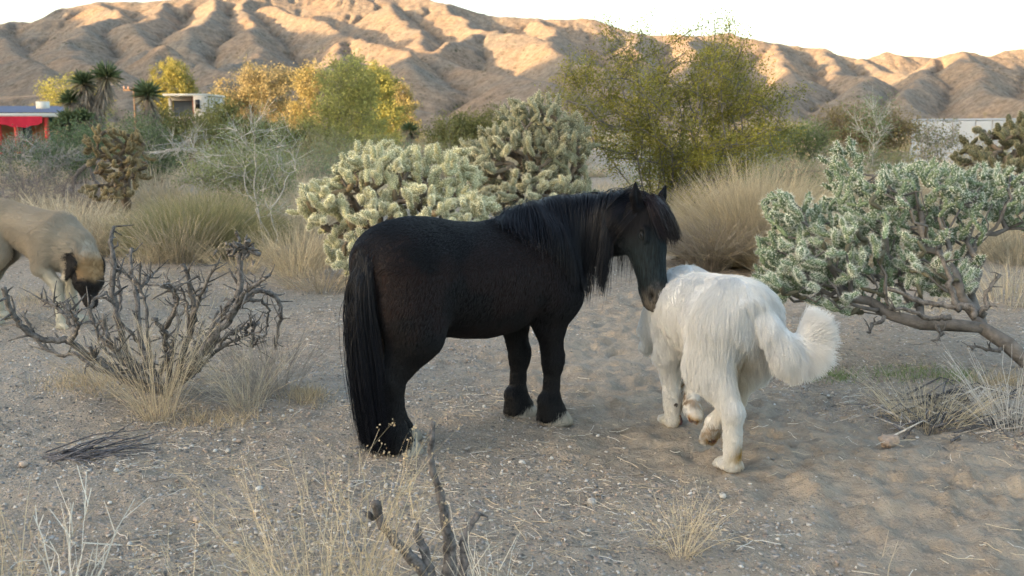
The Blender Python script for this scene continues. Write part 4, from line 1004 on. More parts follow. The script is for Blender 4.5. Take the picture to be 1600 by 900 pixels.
def twiggy(name, label, base, env, ntar, sep, step, seed, bark, leafcol, nleaf, leafL, leafW, spread, cat='bush', group=None, tip=.0025, rmax=.03, stems=6, wob=.25, up=.2, trans=.3, leafvar=.35, bottom=0.0, nside=4, pen=.35, droop=0.0, ntw=0, twl=.15, maxn=9000, crown='crown', trunk='stems', leafcol2=None, vary_kind=None):
    """shrub or tree: trunk/stems part + a crown of many small leaves"""
    rs = np.random.RandomState(seed); root = empty(name, base); tag(root, label, cat, group); base = np.array(base, float)
    T = thin(sample_env(env, ntar, rs, .25), sep)-base
    A = [];
    arrs = []
    ang = rs.rand(stems)*2*np.pi; which = rs.randint(0, stems, len(T))
    if stems > 1:
        ta = np.arctan2(T[:, 1], T[:, 0]); order = np.argsort(ta+rs.randn(len(T))*.5); which = np.empty(len(T), int); which[order] = (np.arange(len(T))*stems)//len(T)
    mb = MB(); tips = []; tdir = []
    for s_ in range(stems):
        Ts = T[which == s_]
        if len(Ts) == 0: continue
        c = Ts.mean(0); b0 = np.array([c[0], c[1], 0])*.05+rs.randn(3)*[.05, .05, 0]*(.3 if stems > 1 else 0); b0[2] = -.03
        L0 = min(.3, np.linalg.norm(c)*.3) if stems > 1 else np.linalg.norm(c)*.35
        b1 = b0+nrm(c*[1, 1, 1]+[0, 0, .1])*L0+rs.randn(3)*.02
        arr, par = grow([b0, (b0+b1)/2, b1], Ts, step, rs, wob, up, pen, maxn)
        r = radii(arr, par, tip, 2.3, rmax); skeleton_tubes(mb, arr, par, r, np.array(bark)*(.8+.4*rs.rand()), nside, .12)
        haskid = np.zeros(len(arr), bool); haskid[par[par >= 0]] = True
        t = np.where(~haskid | (r < tip*1.9))[0]; t = t[t > 2]; tips.append(arr[t]); tdir.append(nrm(arr[t]-arr[par[t]]))
    tips = np.concatenate(tips); tdir = np.concatenate(tdir)
    if ntw:
        i = rs.randint(0, len(tips), ntw); d = nrm(tdir[i]+rs.randn(ntw, 3)*.55+[0, 0, .1]); L = twl*(.5+rs.rand(ntw)); m = 4; t = np.linspace(0, 1, m)
        Q = tips[i][:, None]+d[:, None]*L[:, None, None]*t[None, :, None]+np.array([0, 0, -droop])[None, None]*(t**2)[None, :, None]*L[:, None, None]+rs.randn(ntw, m, 3)*.006*(t > 0)[None, :, None]
        mb.ribbons(Q, np.linspace(tip*.6, tip*.35, m), np.array(bark)*(.8+.5*rs.rand(ntw, 1)), rs); tips = np.concatenate([tips, Q[:, -1], Q[:, 2], Q[:, 1]]); tdir = np.concatenate([tdir, d, d, d])
    mb.obj(trunk, mat(name+'_bark', (1, 1, 1), .9, tint=True, var=.25, scale=12), root)
    if nleaf:
        i = rs.randint(0, len(tips), nleaf); P = tips[i]+rs.randn(nleaf, 3)*spread*[1, 1, .8]; D = tdir[i]+rs.randn(nleaf, 3)*.8+[0, 0, -droop*2]
        P[:, 2] = np.maximum(P[:, 2], .02)
        cl = np.clip(.5+.5*fbm2(P[:, 0]/spread/6, P[:, 2]/spread/6+P[:, 1]*.3, 2, seed), 0, 1)[:, None]; lc = np.array(leafcol); l2 = np.array(leafcol2) if leafcol2 is not None else lc*.8
        c = (lc*(1-cl)+l2*cl)*(1+leafvar*(rs.rand(nleaf, 1)*2-1)); f = MB(); f.leaves(P, D, leafL*(.7+.6*rs.rand(nleaf)), leafW, c, rs)
        o = f.obj(crown, mat(name+'_leaf', (1, 1, 1), .7, tint=True, trans=trans), root); o['kind'] = 'stuff'
    return root
def straw(name, label, base, n, height, spread, seed, col, w=.0016, cat='dry grass', group=None, lean=(0, 0), base_r=.08, seg=5, curve=.35, side_twigs=0, heads=0, colvar=.3, part=None, parent=None, width_y=1.0, hmin=.45, dome=0.0):
    """tuft of dry stalks from one root"""
    rs = np.random.RandomState(seed); a = rs.rand(n)*2*np.pi; rr = np.sqrt(rs.rand(n)); H = height*(hmin+(1-hmin)*rs.rand(n))*(1-dome*rr**2)
    b = np.stack([np.cos(a)*rr*base_r, np.sin(a)*rr*base_r*width_y, np.zeros(n)-.01], -1)
    out = np.stack([np.cos(a)*rr*spread+lean[0], np.sin(a)*rr*spread*width_y+lean[1], np.zeros(n)], -1)+rs.randn(n, 3)*[.14, .14, 0]*height
    t = np.linspace(0, 1, seg); P = b[:, None]+out[:, None]*(t**(1+curve))[None, :, None]+np.array([0, 0, 1])*H[:, None, None]*(t**(1-.15*curve))[None, :, None]
    P += rs.randn(n, seg, 3)*.026*height*t[None, :, None]
    c = np.array(col)*(1+colvar*(rs.rand(n, 1)*2-1)); mb = MB(); mb.ribbons(P, w*np.linspace(1, .45, seg), c, rs)
    if side_twigs:
        i = rs.randint(0, n, side_twigs); k = rs.rand(side_twigs)*.75+.2; j = np.minimum((k*(seg-1)).astype(int), seg-2); f = (k*(seg-1)-j)[:, None]
        p = P[i, j]*(1-f)+P[i, j+1]*f; d = nrm(nrm(P[i, -1]-P[i, 0])+rs.randn(side_twigs, 3)*.5); L = height*.22*(.4+rs.rand(side_twigs)); s2 = np.linspace(0, 1, 3)
        Q = p[:, None]+d[:, None]*L[:, None, None]*s2[None, :, None]; mb.ribbons(Q, w*.7*np.linspace(1, .5, 3), c[i], rs)
        if heads:
            tp = np.repeat(Q[:, -1], heads, 0)+rs.randn(side_twigs*heads, 3)*.006; mb.leaves(tp, rs.randn(len(tp), 3), .007, .0028, np.array(col)*.85, rs)
    m = mat(name+'_straw', (1, 1, 1), .8, tint=True, trans=.25)
    if parent is not None: o = mb.obj(part or 'stalks', m, parent, base); o['kind'] = 'stuff' if n > 30 else 'thing'; return o
    o = mb.obj(name, m, None, base); return tag(o, label, cat, group)
def traced_branches(root, branches, Y0, pxr, material, col, seed, part='branch', twigs=3, twl=.07, rough=.25, n=7, jag=.006):
    """each entry: (depth offset, start radius px, end radius px, [(px, py), ...])"""
    rs = np.random.RandomState(seed); loc = np.array(root.location)
    for dy0, dy1, r0, r1, pts in branches:
        P = []; m = len(pts)
        for i, (a, b) in enumerate(pts):
            P.append(np.array(AT(a, b, Y0+dy0+(dy1-dy0)*i/(m-1)))-loc)
        P = np.array(P); u = np.arange(m); k = (m-1)*5+1; uu = np.linspace(0, m-1, k)
        # Catmull-Rom
        Pe = np.concatenate([[2*P[0]-P[1]], P, [2*P[-1]-P[-2]]]); i = np.minimum(uu.astype(int), m-2); f = (uu-i)[:, None]
        a0, a1, a2, a3 = Pe[i], Pe[i+1], Pe[i+2], Pe[i+3]; Q = .5*(2*a1+(a2-a0)*f+(2*a0-5*a1+4*a2-a3)*f*f+(3*a1-a0-3*a2+a3)*f**3)
        Q += rs.randn(k, 3)*jag; rad = np.linspace(r0, r1, k)*Y0/FPX*pxr*(1+.18*(rs.rand(k)-.3)); mb = MB(); mb.tube(Q, rad, n, np.array(col)*(.8+.4*rs.rand()), rough, seed=seed+k)
        for _ in range(twigs):
            j = rs.randint(k//3, k); d = nrm(rs.randn(3)+[0, 0, .6]); L = twl*(.3+rs.rand()); q = Q[j]; mid = q+d*L*.5+rs.randn(3)*.006
            mb.tube([q, mid, q+d*L+rs.randn(3)*.008], [rad[j]*.55, rad[j]*.4, rad[j]*.25], 5, np.array(col)*(.7+.5*rs.rand()), rough)
        mb.obj(part, material, root)
def dead_wood(name, lo=.35, hi=1.5, sc=(60, 60, 9)):
    m = mat(name, (1, 1, 1), .9, tint=True, bump=.9, bscale=120, dist=.006); nt = m.node_tree; b = nt.nodes['Principled BSDF']; src = b.inputs['Base Color'].links[0].from_socket
    tc = nt.nodes.new('ShaderNodeTexCoord'); v = nt.nodes.new('ShaderNodeTexNoise'); v.inputs['Scale'].default_value = 34; v.inputs['Detail'].default_value = 6; v.inputs['Roughness'].default_value = .75; nt.links.new(tc.outputs['Object'], v.inputs['Vector'])
    mr = nt.nodes.new('ShaderNodeMapRange'); mr.inputs[1].default_value = .36; mr.inputs[2].default_value = .62; mr.inputs[3].default_value = lo; mr.inputs[4].default_value = hi
    nt.links.new(v.outputs['Fac'], mr.inputs[0]); s_ = nt.nodes.new('ShaderNodeVectorMath'); s_.operation = 'SCALE'; nt.links.new(src, s_.inputs[0]); nt.links.new(mr.outputs[0], s_.inputs['Scale']); nt.links.new(s_.outputs[0], b.inputs['Base Color'])
    return m
def on_ground(px, py, sink=.01):
    p = G(px, py); return (p.x, p.y, float(gz(p.x, p.y))-sink)
# ------------------------------------------------------------------ the large cacti
cholla('cholla_cactus', 'bushy cream-spined cactus right behind the pony\'s back and rump', on_ground(610, 432),
       [(600, 285, 75, 58, 9.0, .55), (535, 325, 66, 48, 8.9, .5), (685, 285, 62, 52, 9.1, .5), (715, 330, 62, 30, 8.8, .45), (505, 312, 38, 34, 8.8, .4), (560, 392, 45, 38, 8.5, .35), (640, 345, 105, 55, 8.6, .5)],
       2600, .092, .12, .122, 51, (.36, .345, .19), (.95, .89, .64), old=(.27, .20, .11), rad=.20, spl=.15, nsp=8, ns=60, maxj=295)
cholla('cholla_cactus', 'tall grey-olive cactus left of the creosote bush, above the pony\'s shoulders', on_ground(850, 392),
       [(835, 195, 55, 42, 10.9, .5), (800, 250, 78, 52, 10.7, .6), (868, 235, 55, 65, 11.0, .6), (757, 262, 36, 40, 10.5, .4), (830, 310, 95, 38, 10.4, .6), (890, 300, 40, 40, 10.8, .4)],
       2600, .085, .125, .118, 52, (.26, .25, .145), (.78, .72, .50), old=(.20, .155, .10), rad=.20, spl=.17, nsp=6, ns=50, maxj=290)
_tr = [(1608, 570), (1575, 538), (1535, 512), (1490, 507), (1440, 505), (1395, 495), (1350, 488)]
_base = G(1650, 606); RC = (_base.x, _base.y, float(gz(_base.x, _base.y))-.02)
_t3 = [np.array(AT(a, b, _base.y+.02+.05*i)) for i, (a, b) in enumerate(_tr)]
cholla('cholla_cactus', 'large green cactus with starry pale spines leaning left from a crooked trunk', RC,
       [(1300, 385, 88, 62, 5.65, .38), (1240, 400, 55, 48, 5.6, .3), (1320, 262, 30, 36, 5.9, .15), (1360, 320, 75, 50, 5.75, .35), (1440, 300, 80, 42, 5.8, .32), (1545, 300, 62, 36, 5.9, .3), (1420, 370, 60, 50, 5.7, .3), (1500, 350, 50, 42, 5.8, .25), (1340, 440, 70, 30, 5.6, .25), (1230, 330, 35, 28, 5.6, .2), (1270, 455, 70, 22, 5.5, .25), (1225, 440, 45, 22, 5.5, .2), (1510, 420, 22, 45, 5.6, .15), (1590, 330, 40, 40, 5.9, .2), (1440, 425, 50, 30, 5.5, .2), (1480, 440, 55, 28, 5.5, .15), (1330, 478, 55, 16, 5.45, .15), (1400, 465, 50, 18, 5.45, .15)],
       4300, .050, .08, .072, 53, (.17, .225, .125), (.86, .86, .72), bark=(.145, .13, .115), trunk_pts=_t3, rad=.175, spl=.24, nsp=6, ns=34, tip=.0036, rmax=.040, maxj=298, wsp=.010, old=(.16, .15, .10), jdepth=3, up=.35)
cholla('cholla_cactus', 'tan brown cactus behind the dead brush and the tan dog', on_ground(237, 330),
       [(165, 228, 28, 30, 12.6, .3), (190, 262, 46, 30, 12.7, .4), (172, 300, 40, 16, 12.6, .35), (205, 235, 25, 30, 12.8, .3)],
       900, .09, .12, .105, 54, (.22, .175, .09), (.46, .36, .20), old=(.15, .11, .07), rad=.21, spl=.15, nsp=6, ns=36, maxj=260)
cholla('cholla_cactus', 'dark olive cactus at the right edge in front of the white wall', on_ground(1600, 372),
       [(1570, 232, 62, 38, 9.6, .5), (1620, 220, 60, 42, 9.7, .5), (1540, 262, 50, 26, 9.4, .4), (1620, 270, 60, 40, 9.5, .4)],
       1100, .095, .13, .115, 55, (.13, .13, .07), (.36, .32, .20), old=(.15, .12, .08), rad=.20, spl=.16, nsp=6, ns=40, maxj=260)
# ------------------------------------------------------------------ creosote bush
_c = on_ground(1040, 372)
twiggy('creosote_bush', 'tall dark-stemmed bush with small olive leaves rising behind the pony\'s head', _c,
       [(1000, 140, 95, 55, 12.0, .8), (1110, 125, 85, 75, 12.0, .8), (980, 75, 42, 42, 12.0, .4), (1110, 55, 42, 34, 12.0, .3), (1180, 190, 62, 60, 12.1, .7), (930, 125, 66, 48, 12.0, .6), (1212, 160, 46, 50, 12.0, .5), (900, 170, 56, 36, 11.8, .5), (1170, 215, 60, 34, 11.9, .5), (1110, 235, 105, 40, 11.7, .7), (1120, 30, 28, 16, 12.0, .15), (960, 215, 50, 35, 11.8, .4)],
       900, .215, .12, 61, (.15, .135, .125), (.29, .255, .04), 64000, .025, .0078, .058, stems=26, tip=.0054, rmax=.030, ntw=1500, twl=.17, wob=.22, up=.1, leafcol2=(.15, .155, .035), trans=.25)
# ------------------------------------------------------------------ dry blond bush right of it
straw('dry_bush', 'big rounded bush of blond dry stalks right of the pony\'s head', on_ground(1180, 412), 10000, 1.10, .72, 71, (.46, .385, .255), w=.0017, cat='dry bush', base_r=.34, dome=.5, curve=.25, side_twigs=7000, hmin=.3)
straw('dry_bush', 'smaller pale dry bush at the foot of the creosote bush, right behind the white dog', on_ground(1110, 418), 1500, .55, .60, 72, (.33, .29, .24), w=.0026, cat='dry bush', base_r=.18, curve=.6, side_twigs=1500)
# ------------------------------------------------------------------ dead cactus skeleton
_b = on_ground(268, 622); dead = empty('dead_cholla', _b); tag(dead, 'dead grey cactus skeleton with crooked bare branches in front of the tan dog', 'dead cactus')
c4 = lambda L: [(x/2.25, y/2.25+280) for x, y in L]
BR = [(0, .0, 9, 5, c4([(600,745),(625,690),(690,630),(760,545),(805,495),(838,430),(846,340),(842,275),(865,248),(915,262)])),
      (0, -.1, 6, 3, c4([(800,505),(830,440),(880,385),(940,345)])), (0, .12, 6, 3, c4([(838,425),(900,392),(955,402),(985,450),(983,520),(968,600)])),
      (.05, .25, 7, 3, c4([(640,700),(710,620),(800,548),(870,520),(912,505)])), (-.05, -.2, 7, 4, c4([(610,730),(648,600),(682,490),(672,385),(650,300)])),
      (-.1, -.3, 4.5, 2.5, c4([(668,510),(705,410),(762,300)])), (.0, .3, 7, 4, c4([(585,740),(520,650),(492,540),(482,420),(462,335),(460,240)])),
      (.2, .4, 4, 2.5, c4([(484,395),(520,350),(552,320)])), (.2, .35, 3.5, 2, c4([(480,360),(440,330),(405,312)])),
      (.05, .35, 8, 4.5, c4([(580,750),(470,650),(425,540),(405,440),(392,380),(400,290),(388,220),(400,165)])),
      (-.02, -.35, 8, 5, c4([(590,760),(470,700),(380,650),(300,615),(240,570),(140,562),(70,510),(30,440),(12,385)])),
      (-.2, -.2, 7, 4.5, c4([(245,572),(262,520),(245,470),(228,440)])), (-.15, -.1, 5, 3, c4([(255,520),(205,450),(150,430)])),
      (.1, .2, 6, 3, c4([(500,670),(400,600),(345,540),(320,440),(372,400)])), (-.1, -.3, 6, 4, c4([(600,740),(585,620),(580,540),(540,490)])),
      (-.2, -.3, 5, 3.5, c4([(582,525),(618,450),(600,385),(560,370)])), (.1, .1, 5, 3, c4([(560,720),(520,640),(480,560),(420,500)])),
      (.1, .3, 6, 3.5, c4([(720,600),(770,480),(850,400),(950,335)])), (.1, .2, 5, 3, c4([(640,720),(720,640),(750,610),(830,560)])),
      (.15, .2, 4, 3, c4([(885,590),(890,540),(888,505)])), (-.1, -.4, 7, 4, c4([(600,760),(560,720),(430,690),(340,640),(320,590)])),
      (.2, .45, 5, 3, c4([(560,700),(610,560),(640,470),(700,430),(730,380)])), (.15, .3, 5, 3, c4([(600,700),(700,590),(745,540),(765,460)])),
      (-.05, -.25, 6, 4, c4([(590,750),(500,720),(450,640),(380,560),(365,480)]))]
_rb = random.Random(5)
for _e in list(BR)[1:]:
    _ox, _oy, _k = _rb.uniform(-14, 14), _rb.uniform(-6, 10), _rb.uniform(.6, .95); _p0 = _e[4][0]
    BR.append((_e[0], _e[1]+_rb.uniform(-.35, .35), _e[2]*.62, _e[3]*.6, [_p0]+[(_p0[0]+(a-_p0[0])*_k+_ox*min(1, j/2), _p0[1]+(b-_p0[1])*_k+_oy) for j, (a, b) in enumerate(_e[4][1:], 1)]))
traced_branches(dead, BR, _b[1], .74, dead_wood('dead_wood', .35, 1.8), (.115, .105, .095), 81, twigs=11, twl=.10, jag=.0035)
rsx = np.random.RandomState(82); cr = MB()     # crusty knot on the tallest branch
kn = np.array(AT(377, 388, _b[1]))-np.array(_b)
for _ in range(60): p = kn+rsx.randn(3)*[.035, .03, .028]; d = nrm(rsx.randn(3)); cr.tube([p, p+d*.018, p+d*.035], [.008, .006, .002], 4, np.array([.15, .13, .11])*(.6+.8*rsx.rand()))
cr.obj('crust', dead_wood('dead_crust'), dead)['kind'] = 'stuff'

for o_ in [o for o in bpy.data.objects if o.name.startswith('cholla_cactus') and o.parent is None and 'leaning left' in o['label']]:
    c6 = lambda L: [(x/1.73+1140, y/1.73+180) for x, y in L]
    traced_branches(o_, [(.05, .1, 8, 4, c6([(690,545),(650,520),(590,515),(510,498),(430,470)])), (.0, .0, 5, 3, c6([(600,545),(540,545),(470,525),(425,520)])), (.05, .2, 7, 4, c6([(620,530),(600,480),(585,420),(560,370)])),
        (.0, .1, 6, 3, c6([(655,545),(690,520),(700,470),(740,430)])), (-.05, -.1, 4, 2, c6([(420,548),(380,570),(375,590)])), (-.05, -.1, 4, 2, c6([(560,570),(575,590),(550,610)])), (0, 0, 4, 2, c6([(740,640),(690,630),(640,628)]))],
        o_.location.y, .8, dead_wood('cactus_bark'), (.13, .115, .10), 88, twigs=5, twl=.06)
# ================================================================== BUILDINGS, FENCE, POLE
m_stucco = mat('orange_stucco', (.30, .13, .06), .9, var=.2, scale=3)
m_white = mat('white_paint', (.72, .72, .70), .7, var=.12, scale=2, c2=(.45, .40, .33), nscale=1.6, c2amt=.36)
m_red = mat('red_paint', (.42, .035, .025), .6); m_cloth = mat('red_cloth', (.50, .02, .05), .8, trans=.35, var=.15, scale=2)
m_dark = mat('dark_opening', (.02, .018, .016), .3); m_glass = mat('window_glass', (.10, .12, .13), .15, spec=.6)
m_roof = mat('blue_roof_metal', (.10, .11, .17), .5, var=.2, scale=2); m_fascia = mat('fascia_paint', (.62, .58, .50), .7)
m_brick = mat('brown_brick', (.22, .09, .06), .9, var=.3, scale=8); m_concrete = mat('slab_concrete', (.42, .40, .36), .9, var=.15, scale=1)
def part(mb, name, m, root): return mb.obj(name, m, root, smooth=False)
def house_red():
    Y = 46.0; A = AT(-150, 245, Y); x0 = A.x; x1 = AT(70, 245, Y).x; root = empty('house', (x0, Y, float(gz(x0, Y)))); W = x1-x0
    tag(root, 'low orange house with a red awning and blue metal roof at the left edge', 'house')
    z = lambda py: AT(0, py, Y).z-root.location.z; px = lambda p: AT(p, 200, Y).x-x0
    for a, b in ((0, px(4)), (px(20), px(40)), (px(62), W)):
        w = MB(); w.box(((a+b)/2, 1.9, z(180)/2), (b-a, .2, z(180))); part(w, 'wall', m_stucco, root)
    w = MB(); w.box(((px(4)+px(20))/2, 1.9, .35), (px(20)-px(4), .2, .7)); part(w, 'wall', m_stucco, root)
    w = MB(); w.box((W/2, 4.4, z(182)/2), (W-.1, 4.6, z(182)-.1)); part(w, 'interior_block', m_dark, root)
    g = MB(); g.box(((px(4)+px(20))/2, 1.93, 1.3), (px(20)-px(4), .04, 1.2)); wd = part(g, 'window', m_glass, root)
    f = MB(); c = (px(4)+px(20))/2; f.box((c, 1.86, .72), (px(20)-px(4)+.1, .1, .06)); part(f, 'sill', m_red, wd)
    d = MB(); d.box(((px(40)+px(62))/2, 1.95, 1.0), ((px(62)-px(40))*.5, .05, 2.0)); part(d, 'door', mat('green_door', (.10, .22, .18), .6), root)
    r = MB(); nrib = 60; xs = np.linspace(-.4, W+1.0, nrib*2+1); prof = np.where(np.arange(len(xs)) % 2 == 0, 0, .05)
    V = np.concatenate([np.stack([xs, np.full(len(xs), -.3), z(181)+.12+prof], -1), np.stack([xs, np.full(len(xs), 4.8), z(181)+.12+.38+prof], -1)]); n = len(xs); j = np.arange(n-1)
    r.add(V, np.stack([j, j+1, j+1+n, j+n], -1)); rf = part(r, 'roof', m_roof, root)
    c = MB(); c.box((px(28), 2.6, z(165)), (.45, .45, .5)); part(c, 'chimney', m_fascia, rf)
    f = MB(); f.box(((W+.9)/2-.1, -.36, z(180)), (W+1.3, .06, .16)); part(f, 'fascia', m_fascia, root)
    # awning cloth, sagging
    a0, a1 = px(4), px(74); xs = np.linspace(a0, a1, 30); t = (xs-a0)/(a1-a0); dep = .28+.20*np.sin(t*np.pi)+.02*np.sin(t*23)
    yy = -.45+.015*np.sin(t*31); V = np.concatenate([np.stack([xs, np.full(30, -.42), np.full(30, z(182))], -1), np.stack([xs, yy, z(182)-dep], -1)]); j = np.arange(29)
    a = MB(); a.add(V, np.stack([j, j+1, j+31, j+30], -1)); part(a, 'awning', m_cloth, root)
    for p in (3, 30, 77): q = MB(); q.box((px(p), -.25, z(181)/2), (.16, .16, z(181)), rz=.1); part(q, 'post', m_red, root)
    s_ = MB(); s_.box((W/2+.3, .9, .06), (W+1.6, 3.2, .12)); part(s_, 'porch_floor', m_concrete, root)
    return root
def house_white():
    Y = 40.0; x0 = AT(258, 205, Y).x; root = empty('house', (x0, Y, float(gz(x0, Y)))); z = lambda py: AT(0, py, Y).z-root.location.z; px = lambda p: AT(p, 200, Y).x-x0
    tag(root, 'small white flat-roofed house with a grey curtained window above the shrubs', 'house')
    top = z(150)
    w = MB(); w.box((px(317), 1.0, top/2), (px(328)-px(307), 2.4, top)); part(w, 'wall', m_white, root)
    w = MB(); w.box((px(281), 1.3, z(186)/2), (px(301)-px(260), 1.6, z(186))); part(w, 'wall', m_white, root)
    w = MB(); w.box((px(281), 1.6, (top+z(186))/2), (px(301)-px(260)-.1, 1.2, top-z(186)-.02)); part(w, 'room_block', m_dark, root)
    w = MB(); w.box((px(304), .35, top/2), (px(307)-px(301), .5, top)); part(w, 'pillar', m_brick, root)
    fr = MB(); a, b = px(262), px(300)
    for (cx_, cz_, sx, sz) in (((a+b)/2, z(154), b-a, .14), ((a+b)/2, z(184), b-a, .12), (a, z(169), .12, z(153)-z(185)), (b, z(169), .12, z(153)-z(185))): fr.box((cx_, .5, cz_), (sx, .14, sz))
    fo = part(fr, 'window', m_white, root)
    cu = MB(); xs = np.linspace(a+.08, b-.08, 60); yy = .62+.03*np.sin(np.arange(60)*1.5); V = np.concatenate([np.stack([xs, yy, np.full(60, z(155))], -1), np.stack([xs, yy, np.full(60, z(184))], -1)]); j = np.arange(59)
    cu.add(V, np.stack([j, j+1, j+61, j+60], -1)); part(cu, 'curtain', mat('grey_curtain', (.17, .18, .19), .8), fo)
    r = MB(); r.box((px(294), 1.0, top+.04), (px(330)-px(259), 2.3, .08)); part(r, 'roof', m_fascia, root)
    s_ = MB(); s_.box((px(313), -.22, z(163)), (.16, .05, .34)); part(s_, 'vent_window', m_dark, root)
    return root
house_red(); house_white()
def metal_fence():
    A = AT(1424, 205, 40.0); Bp = AT(1690, 205, 36.0); root = empty('metal_fence', (A.x, A.y, float(gz(A.x, A.y)))); tag(root, 'long white corrugated metal wall in the distance at the right', 'fence')
    d = Vector((Bp.x-A.x, Bp.y-A.y, 0)); L = d.length; d.normalize(); n = 10; w = L/n; H = AT(1424, 186, 40).z
    m = mat('white_corrugated', (.28, .335, .41), .5, var=.06, scale=1.5, spec=.5); rows = 31; zz = np.linspace(0, H, rows); off = .045*np.where(np.arange(rows) % 2, 1, -1)
    V = np.concatenate([np.stack([np.full(rows, .02), off, zz], -1), np.stack([np.full(rows, w-.02), off, zz], -1)]); j = np.arange(rows-1); me = mesh_np('panel', V, np.stack([j, j+rows, j+rows+1, j+1], -1), [m], False)
    an = math.atan2(d.y, d.x); pm = MB(); pm.box((0, .07, H/2), (.07, .07, H)); pmesh = pm.mesh('post', mat('post_metal', (.35, .36, .37), .5))
    for i in range(n): link('panel', me, root, (d.x*w*i, d.y*w*i, 0), (0, 0, an))
    for i in range(n+1): link('post', pmesh, root, (d.x*w*i, d.y*w*i, 0), (0, 0, an))
    cp = MB(); cp.box((0, 0, 0), (L, .08, .05), rz=0); o = cp.obj('cap_rail', m, root, (d.x*L/2, d.y*L/2, H+.028), (0, 0, an))
metal_fence()
def pole():
    Y = 85.0; p = AT(213, 205, Y); root = empty('utility_pole', (p.x, Y, float(gz(p.x, Y)))); tag(root, 'wooden utility pole with a crossarm between the two spiky yuccas', 'utility pole')
    z = lambda py: AT(0, py, Y).z-root.location.z; m = mat('pole_wood', (.13, .085, .055), .9, var=.2)
    b = MB(); b.tube([(0, 0, -.3), (0, 0, z(137))], [.11, .09], 8); b.obj('shaft', m, root)
    b = MB(); b.box((0, 0, z(141)), (1.7, .12, .14)); ca = b.obj('crossarm', m, root)
    for x in (-.8, -.45, .45, .8): b = MB(); b.tube([(x, 0, z(141)+.07), (x, 0, z(141)+.30)], [.05, .07], 6); b.obj('insulator', mat('insulator', (.35, .20, .14), .3), ca)
    for i, x in enumerate((-.8, -.45, .8)):
        a = np.array([p.x+x, Y, z(141)+.3]); q = np.array(AT(-420, 92+4*i, 100.0)); t = np.linspace(0, 1, 24)[:, None]
        P = a*(1-t)+q*t-np.array([0, 0, 2.2])*(4*t*(1-t)); w = MB(); w.tube(P, .022, 4); tag(w.obj('power_line', mat('wire', (.10, .10, .11), .6)), 'thin dark power line running left from the utility pole', 'wire', 'power lines at the left')
pole()
# ================================================================== YUCCAS
def yucca(label, px_base, Y, heads, stems, seed, R_px=22, group=None):
    rs = np.random.RandomState(seed); b = AT(px_base[0], px_base[1], Y); root = empty('yucca', (b.x, Y, float(gz(b.x, Y)))); tag(root, label, 'yucca', group); loc = np.array(root.location)
    mt = mat('yucca_thatch', (1, 1, 1), .9, tint=True, trans=.1); mg = mat('yucca_leaf', (1, 1, 1), .6, tint=True, trans=.15)
    for pts in stems:
        P = np.array([np.array(AT(a, c, Y))-loc for a, c in pts]); P[0][2] = min(P[0][2], 0) if pts[0][1] > 200 else P[0][2]
        st = MB(); st.tube(P, np.linspace(.16, .12, len(P)), 8, (.12, .10, .08), .25)
        # thatch of dead leaves hanging down along the stem
        n = 420; t = rs.rand(n)*(len(P)-1); i = np.minimum(t.astype(int), len(P)-2); f = (t-i)[:, None]; q = P[i]*(1-f)+P[i+1]*f; a = rs.rand(n)*6.28
        D = np.stack([np.cos(a)*.45, np.sin(a)*.45, -1+0*a], -1)+rs.randn(n, 3)*.15; st.leaves(q+D*[.18, .18, 0], D, .38*(.6+.6*rs.rand(n)), .012, np.array([.24, .21, .17])*(.6+.7*rs.rand(n, 1)), rs); st.obj('stem', mt, root)
    for hx, hy, s_ in heads:
        c = np.array(AT(hx, hy, Y))-loc; n = 190; v = nrm(rs.randn(n, 3)+[0, 0, .55]); L = R_px/FPX*Y*s_*(.75+.4*rs.rand(n)); m = 4; t = np.linspace(0, 1, m)
        P = c+v[:, None]*(.05+L[:, None, None]*t[None, :, None])+np.array([0, 0, -.10])[None, None]*(t**2)[None, :, None]*L[:, None, None]; low = v[:, 2] < -.1
        col = np.where(low[:, None], np.array([.22, .19, .12]), np.array([.095, .125, .055]))*(.7+.6*rs.rand(n, 1)); h = MB(); h.ribbons(P, np.array([.016, .024, .016, .004])*1.2, col, rs); o = h.obj('leaf_rosette', mg, root); o['kind'] = 'stuff'
yucca('tall yucca with three spiky heads on shaggy stems right of the red awning', (150, 225), 27, [(131, 130, .95), (167, 120, 1.1), (112, 158, .9)], [[(150, 235), (150, 200), (146, 170)], [(146, 175), (136, 155), (132, 136)], [(148, 178), (160, 150), (165, 128)], [(146, 185), (128, 175), (114, 163)]], 91)
yucca('low yucca with sprawling spiky heads under the tall one beside the red awning', (112, 232), 26, [(108, 190, .95), (130, 186, .8), (92, 200, .7), (122, 205, .8)], [[(112, 240), (108, 195)], [(116, 240), (128, 192)]], 92)
yucca('single-headed yucca left of the small white house', (236, 232), 25, [(231, 148, 1.0)], [[(240, 240), (238, 200), (232, 155)]], 93, 24)
yucca('small dark yucca between the far trees and the dark hedge', (640, 232), 40, [(640, 203, .8), (646, 210, .5)], [[(641, 236), (640, 206)]], 94, 18)
